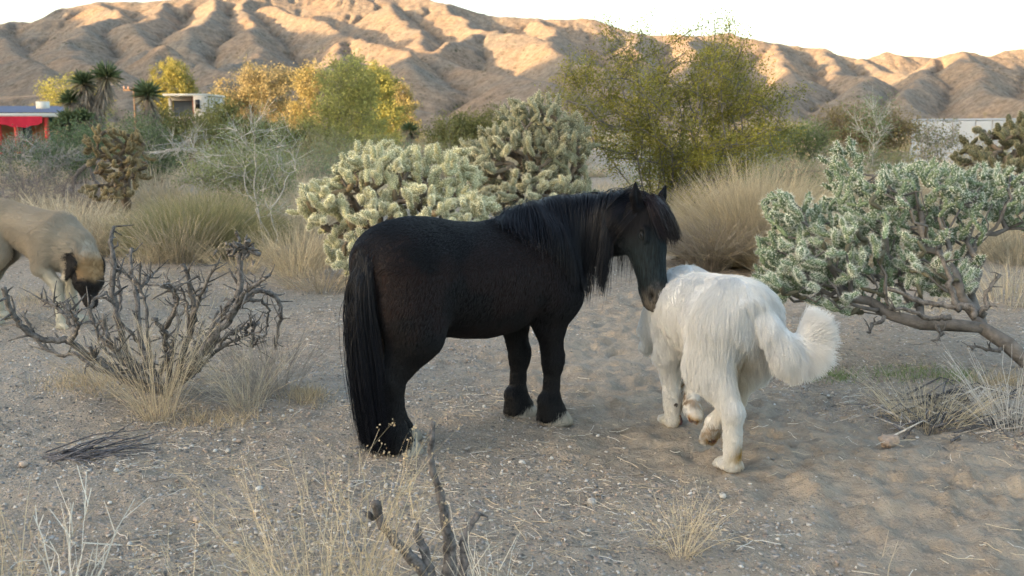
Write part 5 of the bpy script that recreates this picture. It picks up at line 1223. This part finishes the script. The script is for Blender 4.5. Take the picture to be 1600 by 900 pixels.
# ================================================================== FAR TREES AND SHRUBS
def far(name, label, px, Y, env, n_t, sep, seed, bark, leaf, nleaf, L, spread, leaf2=None, stems=3, cat='tree', group=None, step=.35, ntw=500, tip=.006, rmax=.10, trans=.35):
    p = AT(px, 205, Y); return twiggy(name, label, (p.x, Y, float(gz(p.x, Y))-.05), [(a, b, c, d, Y, e) for a, b, c, d, e in env], n_t, sep, step, seed, bark, leaf, nleaf, L, L*.3, spread, cat=cat, group=group, tip=tip, rmax=rmax, stems=stems, ntw=ntw, twl=spread*3.2, leafcol2=leaf2, trunk='trunk', trans=trans, wob=.3, nside=5)
far('desert_tree', 'dense golden-green tree standing behind the small white house', 268, 95, [(270, 122, 30, 24, 2.), (262, 160, 34, 34, 2.), (285, 150, 24, 30, 2.)], 300, .5, 101, (.2, .15, .1), (.36, .31, .08), 16000, .17, .16, (.24, .24, .07))
far('desert_tree', 'airy yellow-green tree behind the tall yucca at left', 95, 85, [(105, 150, 46, 28, 2.), (75, 175, 45, 20, 1.5), (140, 165, 30, 25, 1.5)], 260, .6, 102, (.2, .16, .1), (.37, .34, .09), 9000, .15, .20, (.26, .26, .08))
far('desert_tree', 'golden feathery tree left of the tall olive tree', 420, 88, [(420, 138, 54, 38, 2.5), (378, 152, 40, 34, 2.), (360, 178, 34, 28, 2.), (440, 185, 60, 32, 2.)], 420, .6, 103, (.28, .21, .14), (.37, .30, .155), 24000, .17, .22, (.29, .25, .12))
far('desert_tree', 'narrow golden tree just left of the olive tree', 487, 84, [(487, 138, 26, 30, 1.5), (480, 180, 32, 30, 1.5)], 200, .55, 104, (.28, .21, .14), (.37, .30, .145), 9000, .17, .20, (.34, .29, .10))
far('desert_tree', 'tall soft olive tree in the middle distance left of the cream cactus', 540, 42, [(538, 122, 34, 30, 1.3), (545, 165, 42, 38, 1.5), (530, 205, 48, 30, 1.5), (575, 215, 45, 25, 1.4)], 420, .38, 105, (.20, .17, .13), (.38, .36, .11), 15000, .10, .15, (.27, .28, .09), ntw=1800)
far('desert_tree', 'bright yellow-green tree behind the right side of the olive tree', 595, 68, [(590, 140, 28, 34, 1.3), (600, 185, 38, 34, 1.5), (570, 150, 22, 30, 1.)], 300, .45, 106, (.25, .2, .13), (.33, .31, .085), 16000, .14, .16, (.24, .25, .07))
far('desert_tree', 'small golden tree at the right end of the far tree row', 630, 74, [(625, 165, 18, 28, 1.), (632, 205, 26, 26, 1.2)], 160, .5, 107, (.28, .21, .14), (.38, .30, .14), 8000, .15, .16, (.34, .29, .10))
far('desert_shrub', 'wide dark green shrub below the golden trees', 430, 40, [(430, 215, 62, 20, 1.5), (375, 215, 40, 20, 1.2), (490, 220, 40, 16, 1.2)], 300, .35, 108, (.16, .13, .1), (.22, .215, .07), 16000, .085, .12, (.15, .155, .055), cat='shrub', stems=8, step=.25, rmax=.05)
far('desert_shrub', 'dark green shrub at the right corner of the small white house', 345, 38, [(345, 190, 30, 28, 1.), (330, 215, 35, 20, 1.)], 180, .35, 109, (.16, .13, .1), (.22, .215, .07), 9000, .085, .12, (.15, .155, .055), cat='shrub', stems=6, step=.25, rmax=.05)
far('desert_shrub', 'dark olive shrub in front of the small white house window', 280, 30, [(285, 208, 34, 20, .9), (255, 205, 22, 26, .8), (315, 215, 26, 22, .8)], 180, .28, 110, (.16, .13, .1), (.19, .18, .06), 9000, .07, .10, (.13, .13, .045), cat='shrub', stems=6, step=.2, rmax=.04)
far('desert_shrub', 'long dark green hedge-like shrub between the two pale cacti and the hills', 725, 36, [(725, 205, 42, 24, 1.2), (765, 200, 30, 24, 1.), (690, 212, 26, 18, .8)], 260, .3, 111, (.16, .13, .1), (.20, .19, .06), 13000, .075, .11, (.095, .105, .035), cat='shrub', stems=8, step=.22, rmax=.045)
far('desert_shrub', 'brownish green shrub left of the white metal wall', 1345, 30, [(1345, 205, 48, 28, 1.2), (1395, 208, 30, 24, 1.), (1312, 188, 24, 20, .7)], 300, .28, 112, (.20, .15, .11), (.23, .19, .08), 11000, .065, .11, (.13, .10, .05), cat='shrub', stems=8, step=.22, rmax=.045, ntw=1500)
far('desert_shrub', 'small grey shrub in front of the left end of the white metal wall', 1460, 28, [(1462, 218, 36, 18, .6)], 110, .25, 113, (.24, .22, .2), (.16, .17, .09), 1400, .06, .09, None, cat='shrub', stems=6, step=.2, rmax=.03, ntw=700)
far('desert_shrub', 'low green shrub right of the creosote bush in the distance', 1255, 26, [(1255, 215, 40, 16, .9), (1215, 222, 30, 14, .8)], 180, .25, 114, (.2, .18, .13), (.17, .20, .08), 8000, .055, .09, (.12, .15, .06), cat='shrub', stems=7, step=.2, rmax=.03)
far('desert_shrub', 'teal green shrub beneath the low yucca in front of the orange house', 130, 22, [(130, 228, 44, 26, .9), (100, 240, 40, 18, .8)], 200, .24, 115, (.22, .2, .17), (.125, .17, .085), 9000, .05, .09, (.09, .13, .065), cat='shrub', stems=7, step=.2, rmax=.03)
far('desert_shrub', 'wiry grey-green shrub in front of the orange house porch', 45, 19, [(40, 236, 46, 18, .8), (100, 246, 30, 14, .6)], 190, .22, 116, (.30, .28, .26), (.13, .17, .09), 3200, .042, .08, None, cat='shrub', stems=7, step=.18, rmax=.022, ntw=1200)
far('desert_shrub', 'grey-green shrub between the tan cactus and the single-headed yucca', 222, 20, [(225, 225, 26, 36, .7), (250, 245, 26, 26, .7)], 160, .22, 117, (.25, .23, .2), (.15, .185, .09), 7000, .045, .08, (.11, .14, .07), cat='shrub', stems=6, step=.18, rmax=.025)
far('desert_shrub', 'fan of bare grey twigs left of the pale branching shrub', 325, 17, [(300, 225, 46, 30, .6), (260, 235, 30, 18, .5)], 120, .20, 118, (.34, .32, .29), (.2, .22, .1), 700, .03, .06, None, cat='shrub', stems=6, step=.18, rmax=.02, ntw=500)
far('desert_shrub', 'yellow-green leafy shrub in front of the far trees left of the cream cactus', 395, 15, [(385, 262, 60, 26, .8), (340, 270, 40, 22, .7), (440, 275, 30, 18, .6)], 260, .18, 119, (.26, .24, .18), (.25, .27, .12), 9000, .032, .06, (.18, .2, .08), cat='shrub', stems=9, step=.15, rmax=.02)
far('desert_shrub', 'tall thin green shrub beside the thin pale trunk near the right shrubs', 1365, 24, [(1362, 196, 34, 34, .5)], 90, .25, 120, (.42, .40, .36), (.17, .22, .10), 1500, .05, .10, None, cat='shrub', stems=2, step=.2, rmax=.035, ntw=400)
# nearer shrubs on the left
_g = on_ground(322, 398)
straw('broom_shrub', 'rounded olive green broom-like shrub left of the cream cactus', _g, 7500, .80, .60, 121, (.27, .25, .125), w=.0016, cat='shrub', base_r=.36, curve=.2, side_twigs=6500, hmin=.3, dome=.45, colvar=.4)
_g = on_ground(425, 402)
twiggy('bare_shrub', 'pale bare-branched shrub with sparse green leaves left of the cream cactus', _g, [(400, 225, 70, 48, _g[1], .4), (450, 240, 34, 40, _g[1], .3), (345, 255, 40, 28, _g[1], .3), (420, 300, 45, 40, _g[1], .3)], 170, .12, .10, 122, (.44, .41, .37), (.22, .27, .12), 4200, .020, .005, .05, cat='shrub', stems=3, tip=.0028, rmax=.018, ntw=500, twl=.22, wob=.2)
_g = on_ground(70, 345)
twiggy('dead_brush', 'tangle of dead grey brush behind the tan dog', _g, [(50, 295, 80, 34, _g[1], .6), (130, 300, 50, 36, _g[1], .5), (-20, 290, 50, 30, _g[1], .5)], 380, .13, .10, 123, (.19, .16, .145), (.2, .2, .1), 0, .02, .005, .05, cat='brush', stems=12, tip=.003, rmax=.016, ntw=2200, twl=.22, wob=.5)
_g = on_ground(200, 340)
straw('dry_grass_tuft', 'brown dry grass at the foot of the tan cactus', _g, 700, .45, .5, 124, (.33, .26, .16), w=.003, base_r=.5, side_twigs=400, group=None)
arch = empty('fallen_branch', on_ground(150, 318)); tag(arch, 'dark arched fallen branch in front of the orange house', 'branch')
traced_branches(arch, [(0, 0, 3.2, 2, [(112, 308), (118, 275), (140, 258), (180, 250), (212, 262)]), (0, .2, 2, 1.2, [(140, 258), (150, 285), (175, 300), (205, 305)])], arch.location.y, 1.2, dead_wood('arch_wood'), (.13, .115, .105), 125, twigs=4, twl=.2)
# ================================================================== MID-GROUND TUFTS AND SHRUBS, shared meshes, each one a thing
rsm = np.random.RandomState(201)
def tuft_data(n, h, sp, seed, col, w, st):
    o = straw('dry_grass_tuft', 'x', (0, 0, 0), int(n*1.6), h, sp, seed, col, w=w, base_r=.2, side_twigs=st, curve=.4, hmin=.25); d = o.data; bpy.data.objects.remove(o); return d
tufts = [tuft_data(260, .38, .26, 300+i, c, .0024, 420) for i, c in enumerate([(.46, .375, .25), (.38, .32, .22), (.50, .43, .31), (.33, .29, .21)])]
def shrub_data(seed, col, col2, nleaf):
    rs = np.random.RandomState(seed); T = rs.randn(160, 3)*[.38, .38, .20]+[0, 0, .34]; T[:, 2] = np.abs(T[:, 2])+.05
    mb = MB(); arr, par = grow([np.zeros(3), np.array([0, 0, .08])], T, .1, rs, .3, .2); r_ = radii(arr, par, .003, 2.3, .02); skeleton_tubes(mb, arr, par, r_, (.19, .16, .13), 4)
    i = rs.randint(3, len(arr), nleaf); P = arr[i]+rs.randn(nleaf, 3)*.05; c = np.array(col)*(1-(t := rs.rand(nleaf, 1)))+np.array(col2)*t; mb.leaves(P, rs.randn(nleaf, 3)+[0, 0, .6], .04*(.6+.8*rs.rand(nleaf)), .010, c, rs)
    return mb.mesh('desert_shrub', mat('shrub_leaf', (1, 1, 1), .8, tint=True, trans=.25))
shrubs = [shrub_data(401, (.22, .23, .10), (.16, .17, .07), 2600), shrub_data(402, (.32, .29, .16), (.25, .22, .12), 2200), shrub_data(403, (.36, .29, .18), (.28, .22, .14), 1500), shrub_data(404, (.21, .25, .15), (.17, .20, .11), 2400)]
def clear_spot(x, y): return path_w(np.array([x]), np.array([y]))[0] < .15
def put(data, name, cat, label, group, x, y, s_, n=0):
    o = link(name, data, None, (x, y, float(gz(x, y))-.02), (0, 0, rsm.rand()*6.28)); o.scale = (s_, s_, s_*(.8+.4*rsm.rand())); tag(o, label, cat, group)
# belts of dry grass and brush behind the animals (px band, distance, count)
BELT = [(-60, 240, 10.5, 13, 14, 't'), (240, 520, 10.0, 16, 22, 't'), (940, 1330, 11.5, 17, 22, 't'), (1180, 1660, 9.2, 15, 26, 't'), (420, 560, 13, 19, 12, 't'), (1230, 1640, 14, 24, 40, 't'), (400, 1000, 15, 32, 34, 't'), (-60, 420, 14, 30, 22, 't')]
TC = ['golden', 'brownish', 'pale straw-coloured', 'greyish']
ZN = ['behind the tan dog', 'around the broom shrub and cream cactus', 'behind the white dog and dry bush', 'behind the leaning green cactus', 'behind the cream cactus', 'far right toward the white metal wall', 'in the gap behind the cacti and creosote', 'near the houses at left']
for zi, (a, b, y0, y1, n, k) in enumerate(BELT):
    for _ in range(n):
        Y = y0+(y1-y0)*rsm.rand(); x = AT(a+(b-a)*rsm.rand(), 205, Y).x
        v_ = rsm.randint(4); put(tufts[v_], 'dry_grass_tuft', 'dry grass', TC[v_]+' dry grass tuft '+ZN[zi], TC[v_]+' dry grass tufts '+ZN[zi], x, Y, (.7+.7*rsm.rand())*(1+(Y-10)*.035))
SC_ = ['dark olive', 'tan green', 'straw brown', 'grey green']
SZ = ['out by the houses at left', 'out behind the two pale cacti', 'out behind the creosote bush', 'out by the white metal wall', 'on the far plain under the mountains']
for zi, (a, b, y0, y1, n) in enumerate([(-60, 420, 24, 70, 22), (420, 900, 22, 80, 26), (900, 1300, 18, 80, 26), (1200, 1660, 16, 70, 24), (-60, 1660, 70, 160, 70)]):
    for _ in range(n):
        Y = y0+(y1-y0)*rsm.rand()**1.1; x = AT(a+(b-a)*rsm.rand(), 205, Y).x
        v_ = rsm.randint(4); put(shrubs[v_], 'desert_shrub', 'shrub', 'small '+SC_[v_]+' shrub '+SZ[zi], SC_[v_]+' shrubs '+SZ[zi], x, Y, (.75+.6*rsm.rand())*(1+(Y-20)*.010))
# singled-out tufts nearer by
straw('dry_grass_tuft', 'upright straw tuft between the broom shrub and the cream cactus', on_ground(462, 430), 260, .52, .30, 210, (.50, .42, .28), w=.0024, side_twigs=260, base_r=.20)
straw('dry_grass_tuft', 'low straw tuft left of the lowest arm of the cream cactus', on_ground(500, 452), 240, .26, .34, 211, (.44, .36, .25), w=.0022, side_twigs=300, base_r=.25)
straw('dry_grass_tuft', 'straw tuft at the foot of the broom shrub right of the dead cactus', on_ground(372, 425), 170, .34, .28, 212, (.48, .39, .25), w=.0022, side_twigs=200, base_r=.2)
straw('dry_grass_tuft', 'small straw tuft behind the dead cactus near the tan dog', on_ground(225, 415), 130, .30, .26, 213, (.46, .38, .25), w=.0022, side_twigs=150, base_r=.18)
straw('dry_grass_tuft', 'sparse tall straws at the right edge behind the leaning trunk', on_ground(1580, 470), 160, .42, .34, 214, (.48, .41, .29), w=.0022, side_twigs=200, base_r=.25)
straw('dry_grass_tuft', 'golden straw fan growing through the front of the dead cactus', on_ground(246, 648), 150, .55, .36, 215, (.50, .42, .29), w=.0012, side_twigs=420, base_r=.08, curve=.25)
straw('dry_grass_tuft', 'straw fan just right of the dead cactus', on_ground(385, 632), 95, .44, .36, 216, (.48, .42, .31), w=.0012, side_twigs=300, base_r=.07, curve=.3)
straw('dry_grass_tuft', 'faint grey dry weed right of the dead cactus behind the straw fan', on_ground(425, 610), 150, .40, .24, 217, (.28, .24, .20), w=.0012, side_twigs=420, base_r=.12, curve=.3)
straw('dry_grass_tuft', 'short straw tuft left of the dead cactus base', on_ground(178, 610), 110, .34, .26, 218, (.42, .34, .22), w=.0013, side_twigs=260, base_r=.12)
straw('dry_grass_tuft', 'golden dry tuft on its own in front of the white dog', on_ground(1065, 866), 60, .235, .17, 219, (.55, .45, .30), w=.0010, side_twigs=210, heads=2, base_r=.025, curve=.3)
straw('dry_grass_tuft', 'pale straw clump on the left part of the fallen branches at right', on_ground(1450, 660), 150, .24, .26, 220, (.50, .42, .29), w=.0013, side_twigs=200, base_r=.15)
straw('dry_grass_tuft', 'white-grey straws at the right edge beside the cactus trunk', on_ground(1585, 668), 150, .34, .26, 221, (.52, .48, .42), w=.0014, side_twigs=200, base_r=.12)
# foreground weeds
def near(px, Y=2.55): x = AT(px, 900, Y).x; return (x, Y, float(gz(x, Y))-.01)
straw('dry_weed', 'out-of-focus golden weed with seed heads left of the foreground sticks', near(500, 2.45), 85, .54, .24, 230, (.54, .44, .29), w=.0011, cat='weed', side_twigs=380, heads=3, base_r=.10, lean=(-.02, 0))
straw('dry_weed', 'tall golden weed with round seed heads in front of the pony\'s hind hoof', near(588, 2.5), 16, .56, .16, 231, (.58, .46, .29), w=.0017, cat='weed', side_twigs=34, heads=7, base_r=.03, lean=(0, 0))
straw('dry_weed', 'pale straws right of the foreground sticks', near(770, 2.5), 18, .40, .18, 232, (.62, .56, .46), w=.0017, cat='weed', side_twigs=14, base_r=.05)
straw('dry_weed', 'bleached white branching weed at the lower left corner', near(105, 2.5), 12, .42, .10, 233, (.62, .59, .52), w=.0024, cat='weed', side_twigs=40, base_r=.03)
straw('dry_weed', 'golden blurred weed at the far lower left edge', near(20, 2.45), 26, .42, .10, 234, (.52, .42, .28), w=.0014, cat='weed', side_twigs=40, heads=2, base_r=.04)
straw('dry_weed', 'small pale weed between the lower left weed and the golden one', near(305, 2.45), 18, .32, .12, 235, (.56, .48, .34), w=.0013, cat='weed', side_twigs=24, base_r=.03)
straw('dry_weed', 'few thin stalks at the bottom right of the frame', near(1340, 2.5), 7, .33, .14, 236, (.56, .48, .34), w=.0011, cat='weed', side_twigs=12, base_r=.05)
straw('dry_weed', 'two leaning pale stalks at the bottom between tuft and sticks', near(925, 2.5), 3, .35, .10, 237, (.60, .54, .44), w=.0015, cat='weed', side_twigs=3, base_r=.02, lean=(.05, 0))
fs = empty('dead_sticks', near(680, 2.6)); tag(fs, 'blurred dead grey sticks standing up in the bottom foreground', 'sticks')
c5 = lambda L: [(x/2.857+400, y/2.857+600) for x, y in L]
traced_branches(fs, [(0, 0, 9, 3, c5([(820,960),(862,800),(850,650),(822,500),(792,390),(780,300),(790,170)])), (0, -.04, 9, 6, c5([(800,960),(740,830),(640,720),(560,610),(535,520)])), (0, -.04, 5, 4, c5([(560,610),(495,580)])),
    (0, .03, 7, 4, c5([(900,960),(930,800),(925,700),(960,630),(995,575)])), (0, .02, 7, 5, c5([(800,960),(760,780),(735,710),(718,655)])), (0, 0, 6, 5, c5([(860,900),(880,740),(850,640)]))], 2.6, 1.15, dead_wood('stick_wood'), (.13, .12, .115), 240, twigs=1, twl=.03, jag=.0015)
# ================================================================== STONES, FALLEN WOOD, LITTER
def rock_mesh(name, seed, material, sub=2, flat=.7):
    import bmesh
    bm = bmesh.new(); bmesh.ops.create_icosphere(bm, subdivisions=sub, radius=1); V = np.array([v.co[:] for v in bm.verts]); V = V*(1+.28*pn3(V*1.1, seed)+.10*pn3(V*2.7, seed+3))[:, None]*[1, .85, flat]
    F = np.array([[v.index for v in f.verts] for f in bm.faces]); bm.free(); return mesh_np(name, V, F, [material], smooth=sub > 2)
m_rock = [rand_mat(mat('stone_grey', (.36, .34, .31), .9, var=.25, scale=3, bump=.4, bscale=9, dist=.1), .2), rand_mat(mat('stone_pink', (.42, .33, .26), .9, var=.25, scale=3, bump=.4, bscale=9, dist=.1), .2), rand_mat(mat('stone_pale', (.52, .50, .46), .85, var=.2, scale=3, bump=.4, bscale=9, dist=.1), .15), rand_mat(mat('stone_dark', (.20, .195, .185), .9, var=.25, scale=3, bump=.4, bscale=9, dist=.1), .2)]
rocks = [rock_mesh('stone', 500+i, m_rock[i % 4], 2) for i in range(8)]
def stone(px, py, rpx, label, kind=2, group=None, name='stone', cat='stone', hi=False):
    p = G(px, py); d = math.hypot(p.y, CAM_H); r = rpx/FPX*d; me = rock_mesh(name, int(px), m_rock[kind], 4, .75) if hi else rocks[kind+4*rsm.randint(2)]
    o = link(name, me, None, (p.x, p.y, float(gz(p.x, p.y))+r*.25), (0, 0, rsm.rand()*6.28)); o.scale = (r,)*3; tag(o, label, cat, group)
stone(1048, 402, 27, 'pale grey boulder on the ground right behind the pony\'s muzzle', 2, hi=True, name='boulder', cat='boulder')
stone(1085, 417, 15, 'flat pale rock at the foot of the small dry bush behind the white dog', 2, hi=True, name='boulder', cat='boulder')
stone(1388, 696, 15, 'tan round rock left of the fallen branches at right', 1, hi=True)
stone(816, 724, 7, 'whitish stone on the sand right of the pony\'s hind hoof', 2); stone(37, 727, 7, 'pink stone left of the charred branch', 1); stone(308, 822, 7, 'pinkish stone in the bare gravel at lower left', 1)
stone(405, 770, 7, 'pale stone on the gravel left of the pony\'s tail', 2); stone(925, 785, 9, 'blue-grey stone on the gravel left of the golden tuft', 0); stone(1130, 778, 6, 'white pebble right of the golden tuft', 2)
for a, b, r in [(350, 652, 5), (398, 667, 4), (387, 645, 4), (366, 683, 4), (373, 684, 4), (277, 696, 5), (290, 698, 4), (300, 695, 4), (336, 702, 4), (320, 701, 4), (356, 702, 5), (420, 660, 4), (484, 645, 5), (455, 640, 4), (430, 668, 4), (443, 650, 4), (247, 722, 5), (182, 742, 5), (200, 735, 4), (187, 750, 3)]:
    stone(a, b, r, 'small pale stone in the cluster of stones beside the charred branch and dead cactus', rsm.choice([0, 2, 2, 1]), 'cluster of small stones left of the pony')
for _ in range(210):
    px, py = rsm.rand()*1600, 520+370*rsm.rand()
    p = G(px, py)
    if path_w(np.array([p.x]), np.array([p.y]))[0] > .5 and rsm.rand() < .85: continue
    stone(px, py, (1.6+2.4*rsm.rand()**2), (lambda q: 'small '+('grey', 'pinkish', 'whitish', 'dark')[q]+' stone lying loose on the gravel')(k_ := rsm.randint(4)), k_, ('grey', 'pinkish', 'whitish', 'dark')[k_]+' loose stones on the gravel')
# gravel: nobody could count it
def gravel(n):
    rs = np.random.RandomState(600); base = []
    for i in range(5):
        V = nrm(rs.randn(9, 3))*(.8+.4*rs.rand(9, 1))*[1, .8, .6]; base.append(V)
    import bmesh
    protos = []
    for V in base:
        bm = bmesh.new()
        for v in V: bm.verts.new(v)
        bmesh.ops.convex_hull(bm, input=bm.verts); bmesh.ops.triangulate(bm, faces=bm.faces); bm.verts.ensure_lookup_table(); bm.verts.index_update()
        protos.append((np.array([v.co[:] for v in bm.verts]), np.array([[v.index for v in f.verts] for f in bm.faces]))); bm.free()
    Y = 2.4+rs.rand(n*2)**1.5*7; X = (rs.rand(n*2)-.5)*(Y*1.25+1); pw = path_w(X, Y); cl = fbm2(X*.9, Y*.9, 3, 77)
    keep = (rs.rand(n*2) > pw*.93) & (rs.rand(n*2) < .35+.9*sstep(-.2, .5, cl)); X, Y = X[keep][:n], Y[keep][:n]; Z = gz_fine(X, Y); mb = MB(); cols = np.array([(.34, .32, .29), (.42, .36, .29), (.50, .47, .43), (.22, .21, .20), (.36, .28, .22)])
    s_ = .003+.010*rs.rand(len(X))**3; a = rs.rand(len(X))*6.28
    for k, (V, F) in enumerate(protos):
        ii = np.where(np.arange(len(X)) % 5 == k)[0]; c, sn = np.cos(a[ii]), np.sin(a[ii]); m = len(V)
        P = np.stack([V[None, :, 0]*c[:, None]-V[None, :, 1]*sn[:, None], V[None, :, 0]*sn[:, None]+V[None, :, 1]*c[:, None], np.broadcast_to(V[:, 2], (len(ii), m))], -1)*s_[ii][:, None, None]+np.stack([X[ii], Y[ii], Z[ii]+s_[ii]*.2], -1)[:, None]
        FF = (F[None]+(np.arange(len(ii))*m)[:, None, None]).reshape(-1, 3); mb.add(P.reshape(-1, 3), FF, np.repeat(cols[rs.randint(0, 5, len(ii))]*(.75+.5*rs.rand(len(ii), 1)), m, 0))
    o = mb.obj('gravel', mat('gravel_stone', (1, 1, 1), .9, tint=True), smooth=False); tag(o, 'fine mixed gravel scattered over the sandy ground', None, None, 'stuff')
gravel(24000)
def litter(n):
    rs = np.random.RandomState(610); Y = 2.5+rs.rand(n*2)**1.3*9; X = (rs.rand(n*2)-.5)*(Y*1.3+1); k = fbm2(X*.7+3, Y*.7, 3, 78) > -.05; pw = path_w(X, Y); k &= rs.rand(n*2) > pw*.8; X, Y = X[k][:n], Y[k][:n]; n = len(X)
    Z = gz(X, Y)+.006; a = rs.rand(n)*6.28; L = .02+.10*rs.rand(n)**2.5; d = np.stack([np.cos(a), np.sin(a), rs.randn(n)*.10], -1); t = np.linspace(0, 1, 4)
    P = np.stack([X, Y, Z], -1)[:, None]+d[:, None]*L[:, None, None]*t[None, :, None]+rs.randn(n, 4, 3)*.003; P[..., 2] = np.maximum(P[..., 2], Z[:, None]-.004)
    mb = MB(); mb.ribbons(P, .0011, np.array([[.48, .40, .28], [.30, .26, .21], [.18, .155, .13], [.56, .52, .45]])[rs.randint(0, 4, n)], rs); tag(mb.obj('twig_litter', mat('litter', (1, 1, 1), .9, tint=True)), 'bits of straw and twigs strewn on the ground', None, None, 'stuff')
litter(20000)
def sprouts(areas, name, label, col, h, n, w, seed):
    rs = np.random.RandomState(seed); mb = MB()
    for px, py, rx, ry in areas:
        P = np.array([list(G(px+rx*rs.randn()*.5, min(py+ry*rs.randn()*.5, 890))) for _ in range(n)]); P[:, 2] = gz(P[:, 0], P[:, 1]); d = rs.randn(n, 3)*[.5, .5, .1]+[0, 0, 1]; t = np.linspace(0, 1, 3)
        Q = P[:, None]+d[:, None]*(h*(.4+rs.rand(n)))[:, None, None]*t[None, :, None]; mb.ribbons(Q, w*np.array([1, .8, .3]), np.array(col)*(.6+.8*rs.rand(n, 1)), rs)
    tag(mb.obj(name, mat(name+'_blade', (1, 1, 1), .8, tint=True, trans=.3)), label, None, None, 'stuff')
sprouts([(1300, 590, 50, 10), (1420, 585, 60, 12), (1500, 590, 40, 12), (570, 440, 30, 10)], 'green_sprouts', 'short green sprouts on the ground under the leaning cactus', (.17, .22, .09), .025, 420, .0016, 620)
sprouts([(330, 655, 90, 16), (480, 620, 40, 14), (120, 600, 70, 20), (1470, 650, 90, 20), (1560, 600, 60, 14), (60, 470, 60, 16), (300, 470, 120, 18), (1450, 480, 120, 12), (250, 440, 150, 14)], 'short_straw', 'short dead stubble on the ground around the cacti', (.42, .34, .22), .05, 420, .0013, 621)
# fallen branches at right
fb = empty('fallen_branches', on_ground(1480, 665)); tag(fb, 'heap of dark fallen branches and straw below the leaning cactus trunk', 'branches')
rb = np.random.RandomState(630); brs = []
for _ in range(85):
    x, y = 1390+220*rb.rand(), 615+75*rb.rand(); a = rb.randn()*.35+(.15 if rb.rand() < .5 else 2.9); L = 40+90*rb.rand()
    brs.append((rb.randn()*.10, rb.randn()*.12, 1.6+1.6*rb.rand(), .7, [(x, y), (x+L*.5*math.cos(a), y-L*.22*abs(math.sin(a))-3-7*rb.rand()), (x+L*math.cos(a), y-L*.4*abs(math.sin(a))+4*rb.randn())]))
fbm_ = dead_wood('fallen_wood', .5, 1.4)
for dy0, dy1, r0, r1, pts in brs:
    g0 = G(*pts[0]); base = np.array(fb.location); P = []
    for k_, (a, b) in enumerate(pts):
        q = G(a, max(b, 560)); P.append([q.x-base[0], g0.y-base[1]+(q.y-g0.y)*.7+.05*rb.randn(), .012+.05*rb.rand()*(k_ == 1)+.02*rb.rand()])
    b_ = MB(); b_.tube(np.array(P)+rb.randn(3, 3)*.01, np.array([r0, (r0+r1)/2, r1])*.0021, 5, (np.array([.095, .09, .09]) if rb.rand() < .75 else np.array([.40, .36, .31]))*(.6+.9*rb.rand()), .25); b_.obj('branch', fbm_, fb)
# charred branch at left
cb = empty('charred_branch', on_ground(120, 712)); tag(cb, 'low charred grey branch lying on the gravel at left', 'branch'); rb = np.random.RandomState(640)
cw = dead_wood('charred_wood', .5, 1.3)
for _ in range(60):
    t = rb.rand(); p = G(62+rb.rand()*70, 704+16*rb.rand()); a = rb.randn()*.55+.12; L = .08+.34*rb.rand()**1.3; b0 = np.array(cb.location); s0 = np.array([p.x-b0[0], p.y-b0[1], .012])
    d = np.array([math.cos(a), math.sin(a)*.8, (.05+.45*rb.rand())*rb.rand()]); P = [s0, s0+d*L*.5+rb.randn(3)*.008, s0+d*L*[1, 1, .75]+rb.randn(3)*.012]
    P = np.array(P); P[:, 2] = np.maximum(P[:, 2], .008); b_ = MB(); b_.tube(P, [.0036, .0026, .0011], 5, np.array([.085, .085, .095])*(.7+.8*rb.rand()), .2); b_.obj('branch', cw, cb)
